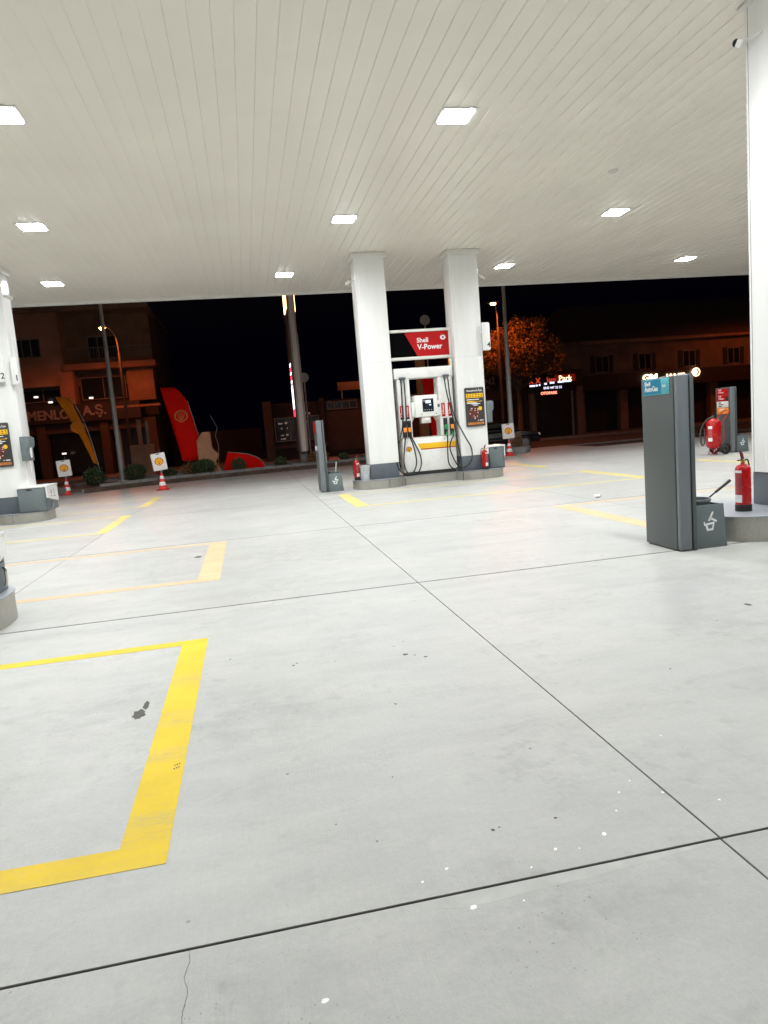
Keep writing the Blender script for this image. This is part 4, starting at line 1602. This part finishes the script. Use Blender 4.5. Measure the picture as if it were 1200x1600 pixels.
# amber feather flag
t = thing('feather_flag', 'amber feather flag with curved top near the left mast', 'flag', (-5.98, 30.3, SO))
V, Fc = [], []
N = 16
curve = []
for k in range(N + 1):
    u = k / N
    z = .80 + 2.75 * u
    xr = -.06 - .72 * u ** 1.35
    wd = .15 + .42 * u if u < .85 else .507 + .05 * math.sin((u - .85) / .15 * 2.2)
    curve.append((xr, z, wd))
for (xr, z, wd) in curve:
    for j in range(6):
        q = j / 5
        V.append((xr - wd * q, .05 * math.sin(q * 3 + z * 1.7), z + .10 * q))
for k in range(N):
    for j in range(5):
        a = k * 6 + j
        Fc.append((a, a + 1, a + 7, a + 6))
o = raw('cloth', V, Fc, MT['flag_yel'], t)
o.data.shade_smooth()
so = o.modifiers.new('thickness', 'SOLIDIFY')
so.thickness = .012
MB().tube([(.08, 0, -.05), (.0, 0, .6), (-.15, 0, 1.6), (-.40, 0, 2.7), (-.72, 0, 3.5)], .018, 8, r1=.01, smooth=4).build('flag_pole', MT['pole'], t)
b = MB()
b.prism(shell_poly(.52), -.004, 0, 'y')
o = b.build('emblem', mat('flag_brown_print', (.30, .10, .012), .6), t, loc=(-.62, -.075, 2.35))
MB().prism(shell_poly(.52, .9), -.008, -.0042, 'y').build('emblem_fill', MT['flag_yel'], o)

# ------------------------------------------------------------------ masts
MGp = 'grey tapered masts at the forecourt edge'
t = thing('light_mast', 'slim grey mast rising behind the planter on the left', 'mast', (-5.33, 31.45, SO), group=MGp)
MB().tube([(0, 0, 0), (-.02, 0, 5), (-.06, 0, 11)], .125, 12, r1=.05).build('shaft', MT['pole'], t)
MB().box(-.2, .2, -.2, .2, -.02, .03, bev=.01).build('foot_plate', MT['pole'], t)
t = thing('light_mast', 'slim grey mast rising right of the dispenser island', 'mast', (11.49, 29.4, SO - .02), group=MGp)
MB().tube([(0, 0, 0), (0, 0, 5), (0, 0, 11)], .125, 12, r1=.05).build('shaft', MT['pole'], t)
MB().box(-.2, .2, -.2, .2, -.02, .03, bev=.01).build('foot_plate', MT['pole'], t)

# price mast seen end on
T = thing('price_mast', 'tall lit price mast seen edge on behind the planter', 'price sign', (2.58, 33.4, -.12))
T.scale = (.86, 1, 1)
MB().box(-.19, .19, -.5, .5, 0, .86, bev=.01).build('plinth', MT['kerb'], T)
MB().box(-.20, .18, -1.0, 1.0, .862, 10.2, bev=.012).build('mast_body', mat('mast_reddish_light', (.46, .33, .28), .45, var=.08, vscale=2), T)  # reddish light worked into the body colour
b = MB()
b.box(-.12, .10, -1.02, -1.0015, .862, 10.2)
b.build('centre_strip', mat('painted_lit_strip', (.70, .60, .54), .4), T)  # lit middle of the mast, painted as a paler strip
MB().box(.181, .235, -.9, .9, .88, 6.2, bev=.006).build('side_wing', MT['pole'], T)
MB().box(-.26, -.201, -.9, .9, .88, 7.3, bev=.006).build('side_panel', MT['skirt'], T)
MB().box(-.268, -.2605, -.50, .50, 2.85, 3.95).build('lit_price_field', MT['digit_w'], T)
for k, (z0, z1, mm) in enumerate(((4.03, 4.18, 'digit_w'), (4.24, 4.37, 'digit_r'), (4.43, 4.55, 'digit_w'), (4.61, 4.74, 'digit_r'), (4.80, 4.95, 'digit_w'))):
    MB().box(-.268, -.2605, -.40, .40, z0, z1).build('lit_price_digits', MT[mm], T)
MB().box(-.268, -.2605, -.50, .50, 2.50, 2.845).build('lit_red_edge', MT['digit_r'], T)
MB().box(-.29, -.2015, -.42, .42, 7.25, 10.2, bev=.01).build('lit_head', MT['glow_y'], T)
MB().box(.1815, .26, -.42, .42, 7.25, 10.2, bev=.01).build('lit_head', MT['glow_y'], T)

# ------------------------------------------------------------------ street lamps
SLG = 'sodium street lamps across the road'


def street_lamp(x, y, zl, label, power):
    t = thing('street_lamp', label, 'street lamp', (x + .55, y + .9, 0), group=SLG)
    MB().tube([(0, 0, 0), (0, 0, zl - 1.2)], .10, 10, r1=.07).build('post', MT['dark_pole'], t)
    MB().tube([(0, 0, zl - 1.2), (-.05, -.1, zl - .45), (-.25, -.4, zl + .02), (-.50, -.85, zl + .12)], .04, 8, r1=.03, smooth=4).build('arm', MT['dark_pole'], t)
    hd = MB().box(-.16, .16, -.34, .34, .03, .14, bev=.05, mx=Matrix.Translation((-.55, -.9, zl)) @ Matrix.Rotation(.5, 4, 'Z')).build('lamp_head', MT['skirt'], t)
    b = MB()
    b.lathe([(0, -.10), (.11, -.07), (.15, 0.0), (.15, .028), (0, .028)], n=16, mx=Matrix.Translation((-.55, -.9, zl)))
    b.build('lamp_lens', MT['sodium'], hd)
    ld = bpy.data.lights.new('sodium_light', 'SPOT')
    ld.spot_size = R_(176)
    ld.spot_blend = .35
    ld.energy = power
    ld.color = (1, .165, .026)
    ld.shadow_soft_size = .12
    lo = bpy.data.objects.new('sodium_light', ld)
    COL.objects.link(lo)
    lo.parent = hd
    lo.location = (-.55, -.9, zl - .28)
    return t


street_lamp(-6.86, 40.0, 7.92, 'lit street lamp before the left building', SODIUM_W * .72)
street_lamp(14.57, 39.0, 8.02, 'lit street lamp beside the orange lit tree', SODIUM_W * 1.0)
street_lamp(36.5, 39.5, 8.2, 'street lamp far right beyond the near column', SODIUM_W * .42)

# ------------------------------------------------------------------ buildings
Z0 = .02


def windows(t, x0, x1, z0, z1, y, panes, depth=.06, frame='winframe'):
    w_ = MB()
    fw_ = .05
    w_.box(x0, x1, y - depth, y, z0, z0 + fw_)
    w_.box(x0, x1, y - depth, y, z1 - fw_, z1)
    n = panes
    for k in range(n + 1):
        xx = x0 + (x1 - x0 - fw_) * k / n
        w_.box(xx, xx + fw_, y - depth, y, z0 + fw_, z1 - fw_)
    f = w_.build('window', MT[frame], t)
    MB().box(x0 + .01, x1 - .01, y - .03, y - .004, z0 + .01, z1 - .01).build('pane', MT['glass'], f)
    return f


# left building, three storeys
A = thing('corner_building', 'three storey tan building with balcony and shop letters at far left', 'building', (0, 46, 0))
MB().box(-24, -10.4, 0, 12, 5.6, 9.95, bev=.02).build('wall', MT['stucco'], A)
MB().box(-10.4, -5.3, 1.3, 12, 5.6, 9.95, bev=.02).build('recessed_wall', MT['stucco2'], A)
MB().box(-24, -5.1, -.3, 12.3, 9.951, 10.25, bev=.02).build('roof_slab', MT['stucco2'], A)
MB().box(-10.399, -5.0, -.25, 1.299, 6.45, 6.82, bev=.02).build('balcony_slab', MT['stucco'], A)
b = MB()
b.box(-10.35, -5.05, -.2, -.17, 7.70, 7.74)
for k in range(32):
    xx = -10.35 + k * .165
    b.box(xx, xx + .018, -.195, -.175, 6.82, 7.70)
b.build('balcony_rail', MT['winframe'], A)
MB().box(-24, -5.3, 1.3, 12, .0, 5.599).build('ground_floor_wall', MT['dark_wall'], A)
MB().box(-10.75, -9.95, -.05, 1.29, 4.45, 6.44, bev=.02).build('corner_pier', MT['stucco'], A)
MB().box(-6.9, -5.3, .55, 1.29, 4.45, 6.44, bev=.02).build('side_wall', MT['stucco'], A)
windows(A, -13.6, -11.55, 7.35, 8.45, 0, 4)
windows(A, -9.1, -7.35, 7.2, 8.6, 1.3, 3)
windows(A, -13.3, -10.8, 4.75, 5.55, 1.25, 2)
windows(A, -9.8, -7.1, 4.7, 6.1, 1.25, 2)
MB().box(-24, -6.2, -.30, 1.25, 3.35, 4.42).build('sign_band', MT['sign_dark'], A)
MB().box(-7.6, -5.0, -.35, .2, 4.00, 4.14).build('stucco_ledge', MT['stucco'], A)  # ledge in the same tan stucco as the wall
b = MB()
for x0 in (-12.4, -8.75, -5.9):
    b.box(x0, x0 + .5, -.05, 1.2, 0.02, 3.34)
b.each('shop_pier', MT['brown'], A)
MB().box(-24, -5.4, .2, .5, 2.75, 3.34).build('lintel', MT['brown'], A)
b = MB()
for x0, x1 in ((-18, -12.5), (-11.8, -8.85), (-8.1, -6.0)):
    b.box(x0, x1, .6, .64, .2, 2.74)
b.each('shop_window', MT['glass'], A)
MB().box(-7.72, -7.66, .5, .59, .2, 2.74).build('window_mullion', MT['winframe'], A)
text('ÇİMENLO', .78, MT['letter_dull'], A, (-13.55, -.34, 3.60), name='shop_letters', bold=.03, depth=.03, sx=.92)
text('A.Ş.', .78, MT['letter_dull'], A, (-9.55, -.34, 3.72), name='shop_letters', bold=.03, depth=.03)
b = MB()
for x_, z_ in ((-12.05, 4.98), (-11.28, 4.62), (-8.95, 4.72), (-10.9, 1.5)):
    b.box(x_ - .11, x_ + .11, -.55, -.35, z_ - .05, z_ + .05, bev=.02)
b.each('small_spotlight', MT['bulb'], A)

gp = thing('gate_pillar', 'tan pillar post standing beside the round bush at left', 'pillar', (-5.15, 37.0, -.10))
MB().box(-.55, .55, -.4, .4, 0, 1.75, bev=.03).build('base_block', MT['stucco'], gp)
MB().box(-.15, .05, -.1, .1, 1.752, 3.0, bev=.02).build('post', MT['stucco'], gp)
MB().box(.25, .4, -.1, .1, 1.752, 2.9, bev=.02).build('post', MT['winframe'], gp)

# dark shop row in the middle
S2 = thing('shop_row', 'low dark shop building with brown pier behind the price mast', 'building', (0, 43, 0))
MB().box(1.6, 14.6, 0, 9, 0, 3.45, bev=.02).build('wall', MT['dark_wall'], S2)
MB().box(1.15, 1.65, -.3, .3, .0, 3.6, bev=.02).build('pier', MT['brown'], S2)
MB().box(4.55, 4.85, -.12, -.005, .0, 3.6, bev=.01).build('pier', MT['dark_wall'], S2)
b = MB()
b.box(4.9, 9.6, -.05, -.004, .35, 2.75, bev=.01)
b.build('roller_shutter', MT['brown'], S2)
windows(S2, 1.75, 4.5, 1.15, 2.6, -.01, 3)
windows(S2, 5.0, 6.9, 2.85, 3.35, -.01, 4)
MB().box(1.6, 4.9, -.14, -.005, .75, .95).build('sill', MT['brown'], S2)
MB().box(5.75, 7.65, -.35, -.1, 3.95, 4.45, bev=.02).build('sign_board', MT['orange_board'], S2)
b = MB()
for x0 in (5.95, 7.4):
    b.box(x0, x0 + .07, -.25, -.18, 3.44, 3.95)
b.each('sign_leg', MT['pole'], S2)
bl = random.Random(11)
b = MB()
for k in range(16):
    x0 = bl.uniform(1.9, 4.4)
    z0 = bl.choice([1.28, 1.5, 1.9, 2.2])
    b.box(x0, x0 + bl.uniform(.04, .22), -.10, -.075, z0, z0 + bl.uniform(.04, .14))
b.box(3.55, 3.70, -.10, -.075, 2.68, 2.84)
b.box(3.85, 3.95, -.10, -.075, 2.68, 2.80)
b.each('shelf_goods', mat('glowing_goods', (.5, .48, .45), .6, emit=(1, .88, .75), estr=.10), S2)  # goods glow by themselves in place of shelf lights

# post behind the dispenser
ps = thing('brown_post', 'brown square post standing behind the dispenser', 'post', (9.25, 36.0, -.10))
MB().box(-.22, .22, -.2, .2, 0, 5.3, bev=.02).build('shaft', MT['orange_board'], ps)
MB().box(-.28, .28, -.26, .26, 5.301, 5.38).build('post_cap', MT['orange_board'], ps)

# round road signs seen from behind
RG = 'round road signs seen from behind'


def road_sign(x, y, z, r, label):
    t = thing('road_sign', label, 'road sign', (x, y, -.1), group=RG)
    MB().tube([(0, .05, 0), (0, .05, z + r + .1)], .035, 8).build('post', MT['pole'], t)
    MB().lathe([(0, -.012), (r, -.012), (r, .012), (0, .012)], n=30, mx=Matrix.Translation((0, 0, z + .1)) @ Matrix.Rotation(R_(90), 4, 'X')).build('disc', MT['pole'], t)
    return t


road_sign(9.56, 35.5, 6.80, .26, 'grey round road sign above the dispenser sign')
road_sign(3.18, 36.0, 4.36, .24, 'small grey round road sign right of the price mast')

# sign boards by the tree
K = thing('repair_shop', 'low shop with dark lettered sign left of the tree', 'building', (0, 44, 0))
MB().box(14.7, 22.4, 0, 8, 0, 4.35, bev=.02).build('wall', MT['brown'], K)
MB().box(14.7, 22.4, .1, 8, 4.351, 6.1, bev=.02).build('upper_wall', MT['stucco2'], K)
MB().box(14.75, 15.9, -.03, .09, 4.40, 5.3).build('painted_lamplight_panel', MT['stucco'], K)  # paler stucco stands for orange lamplight on the wall
s_ = MB().box(15.2, 18.35, -.22, -.02, 3.38, 4.30, bev=.01).build('sign_board', MT['sign_dark'], K)
text('Nİ', .52, MT['letter_dull'], s_, (15.42, -.235, 3.74), name='sign_letters', bold=.03, depth=.01, sx=1.2)
text('YAĞ', .52, MT['letter_dull'], s_, (16.75, -.235, 3.74), name='sign_letters', bold=.03, depth=.01, sx=1.15)
text('• 00', .26, MT['letter_dull'], s_, (15.35, -.235, 3.44), name='sign_letters', bold=.02, depth=.01)
b = MB()
for x0 in (16.9, 17.25, 17.7, 18.0):
    b.box(x0, x0 + .2, -.232, -.222, 3.5, 3.55)
b.each('sign_small_print', MT['letter_dull'], s_)
b = MB()
b.box(15.0, 15.4, -.1, -.004, .0, 3.2)
b.box(18.5, 18.95, -.12, -.004, .0, 3.2)
b.box(21.9, 22.35, -.12, -.004, .0, 3.2)
b.each('pier', MT['stucco'], K)
for x0, x1 in ((15.6, 18.2), (19.2, 21.6)):
    MB().box(x0, x1, -.04, -.005, .1, 2.7).build('shutter', MT['dark_wall'], K)

# LED board
LB = thing('led_board', 'lit red and white LED board beside the tree', 'sign', (17.9, 42.6, -.1))
b = MB()
for x0 in (.25, 3.0):
    b.box(x0, x0 + .1, .02, .12, 0, 3.0)
b.each('leg', MT['pole'], LB)
MB().box(0, 3.32, -.06, .1, 3.0, 4.12, bev=.01).build('cabinet', MT['ink'], LB)
MB().box(1.85, 3.28, -.066, -.0605, 3.62, 4.08).build('red_field', mat('dim_red_field', (.2, .02, .02), .4, emit=(1, .04, .02), estr=.10), LB)
text('K X', .48, MT['led_r'], LB, (.08, -.072, 3.62), bold=.02, name='led_lettering')
text('lam', .44, MT['led_r'], LB, (1.30, -.072, 3.66), bold=.01, name='led_lettering')
text('Park', .50, MT['neon'], LB, (2.12, -.074, 3.66), bold=.0, name='led_lettering')
b = MB()
for x0, x1, z0 in ((.12, .50, 3.42), (.55, .66, 3.43), (.75, .85, 3.45), (1.12, 1.30, 3.50), (1.5, 1.82, 3.54), (2.05, 2.45, 3.56), (2.48, 2.98, 3.58)):
    b.box(x0, x1, -.072, -.062, z0, z0 + .11)
b.each('white_led_line', MT['led_w'], LB)
text('0543 447 22 32', .20, MT['led_w'], LB, (1.05, -.072, 3.22), bold=.02, name='led_lettering')
text('OTOPARK', .24, MT['led_hot'], LB, (.85, -.072, 2.88), bold=.03, name='led_lettering')
MB().box(.75, 2.05, -.05, .05, 2.84, 2.999).build('lower_strip', MT['ink'], LB)

# street tree lit by the lamp
TR = thing('street_tree', 'broad leafy tree lit orange by a street lamp', 'tree', (16.75, 41.3, .02))
tr_ = random.Random(21)
clumps = [(-1.7, -.3, 5.2, .95), (-.9, .2, 6.2, .85), (.1, -.1, 6.9, .8), (1.1, 0, 6.7, .9), (1.9, .2, 5.8, .95), (.5, -.4, 5.3, 1.0), (-.7, -.3, 4.8, .9),
          (1.3, .3, 4.6, .8), (-2.4, 0, 4.6, .7), (2.6, 0, 4.9, .65), (.1, .6, 5.8, 1.1), (-1.5, .5, 5.9, .7), (.3, -.5, 4.3, .7), (2.2, -.3, 4.2, .5), (-.4, -.6, 5.6, .8)]
for k in range(16):   # small outlying tufts
    a_ = tr_.uniform(0, 2 * math.pi)
    q_ = tr_.uniform(.85, 1.12)
    clumps.append((2.5 * q_ * math.cos(a_), tr_.uniform(-.6, .6), 5.5 + 1.75 * q_ * math.sin(a_), tr_.uniform(.2, .42)))
wts_ = np.array([c[3] ** 2 * tr_.uniform(.5, 1.3) for c in clumps])
wts_ /= wts_.sum()


def tree_sampler(r):
    c = clumps[r.choice(len(clumps), p=wts_)]
    d = r.normal(size=3)
    d /= np.linalg.norm(d)
    k = r.uniform(.35, 1.0) ** .6 * (1 + .12 * r.normal())
    return (c[0] + d[0] * c[3] * k, c[1] + d[1] * c[3] * k, c[2] + d[2] * c[3] * k * .85)


leaf_cloud('crown', MT['leaf_t'], TR, 12000, tree_sampler, .092, 5)
b = MB()
b.tube([(0, 0, -.05), (.05, 0, 1.6), (0, 0, 3.2)], .20, 10, r1=.13)
for c in clumps:
    b.tube([(0, 0, 3.1), (c[0] * .45, c[1] * .45, 3.1 + (c[2] - 3.1) * .6), (c[0], c[1], c[2])], .09, 6, r1=.02)
b.build('trunk', MT['bark'], TR)

# right house with tiled roof
Hs = thing('tiled_house', 'two storey house with tiled roof and lit shop letters at right', 'building', (0, 46, 0))
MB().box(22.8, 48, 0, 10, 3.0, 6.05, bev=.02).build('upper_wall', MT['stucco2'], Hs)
MB().box(22.8, 48, .6, 10, 0, 2.999).build('ground_floor_wall', MT['dark_wall'], Hs)
MB().box(22.4, 48.4, -.55, 10.4, 6.051, 6.28, bev=.03).build('cornice', MT['stucco'], Hs)
b = MB()
b.bm.free()
b.bm = bmesh.new()
v = [b.bm.verts.new(p) for p in ((22.3, -.7, 6.285), (48.5, -.7, 6.285), (48.5, 10.6, 6.285), (22.3, 10.6, 6.285), (24.3, 5, 9.5), (46.5, 5, 9.5))]
for f in ((0, 1, 5, 4), (1, 2, 5), (2, 3, 4, 5), (3, 0, 4), (3, 2, 1, 0)):
    b.bm.faces.new([v[i] for i in f])
b.build('roof', MT['tile'], Hs, smooth=0)
for x0 in (24.2, 27.5, 31.0, 34.6):
    f = windows(Hs, x0 + .25, x0 + 1.25, 4.1, 5.25, 0, 2)
    for xs_ in (x0 - .1, x0 + 1.27):
        MB().box(xs_, xs_ + .32, -.06, -.002, 4.08, 5.27).build('window_shutter', MT['dark_wall'], f)
MB().box(22.8, 48, -.9, .0, 2.86, 3.0).build('awning', MT['sign_dark'], Hs)
MB().box(22.8, 48, -.16, -.003, 3.001, 3.95).build('shop_fascia', MT['sign_dark'], Hs)
b = MB()
for x0 in (23.0, 26.3, 33.5, 37.5):
    b.box(x0, x0 + .6, .1, .598, 0, 2.85)
b.each('pier', MT['stucco'], Hs)
text('GM', .62, MT['neon'], Hs, (27.9, -.24, 3.30), name='lit_letters', bold=.035, depth=.03, sx=1.25)
text('JANT', .55, MT['neon'], Hs, (29.75, -.24, 3.28), name='lit_letters', bold=.02, depth=.03, sx=1.15)
b = MB()
b.lathe([(.31, -.02), (.25, -.02), (.25, .02), (.31, .02), (.31, -.02)], n=30, mx=Matrix.Translation((32.12, -.26, 3.66)) @ Matrix.Rotation(R_(90), 4, 'X'))
b.lathe([(0, -.02), (.21, -.02), (.21, .02), (0, .02)], n=30, mx=Matrix.Translation((32.0, -.26, 3.66)) @ Matrix.Rotation(R_(90), 4, 'X'))
b.each('lit_wheel_logo', MT['neon'], Hs)

# far low wall to close the dark horizon at left of centre
wl = MB().box(-5.0, 1.1, 0, .3, 0, 2.2, bev=.02)
tag(wl.build('yard_wall', MT['dark_wall'], loc=(0, 50, 0)), 'dark low yard wall between the left building and the shop row', 'wall')


# ------------------------------------------------------------------ cars on the road
def car(loc, rz, label, lamps=False):
    t = thing('parked_car', label, 'car', loc, rotz=rz)
    low = [(-2.15, .32), (-2.18, .62), (-2.05, .86), (-1.3, .94), (1.15, .94), (1.95, .84), (2.16, .62), (2.14, .30)]
    MB().prism(low, -.84, .84, 'y', bev=.07).build('body', MT['car'], t)
    cab = [(-1.55, .93), (-1.05, 1.38), (-.3, 1.46), (.45, 1.42), (1.15, .94)]
    MB().prism(cab, -.72, .72, 'y', bev=.06).build('cabin', MT['car_glass'], t)
    for x_ in (-1.32, 1.32):
        for yy in (-.78, .78):
            wm = Matrix.Translation((x_, yy, .32)) @ Matrix.Rotation(R_(90), 4, 'X')
            wh = MB().lathe([(.2, -.1), (.31, -.1), (.32, -.08), (.32, .08), (.31, .1), (.2, .1), (.2, -.1)], n=22, mx=wm).build('wheel', MT['rubber'], t)
            MB().lathe([(0, -.095), (.2, -.085), (.2, .085), (0, .095)], n=22, mx=wm).build('rim', MT['pole'], wh)
    for yy in (-.6, .6):
        MB().box(2.09, 2.19, yy - .16, yy + .16, .60, .74, bev=.03).build('headlight', MT['headlamp'] if lamps else MT['chrome'], t)
    return t


car((12.6, 34.6, -.10), 0.0, 'dark car with a dim headlight behind the right cone board', True)
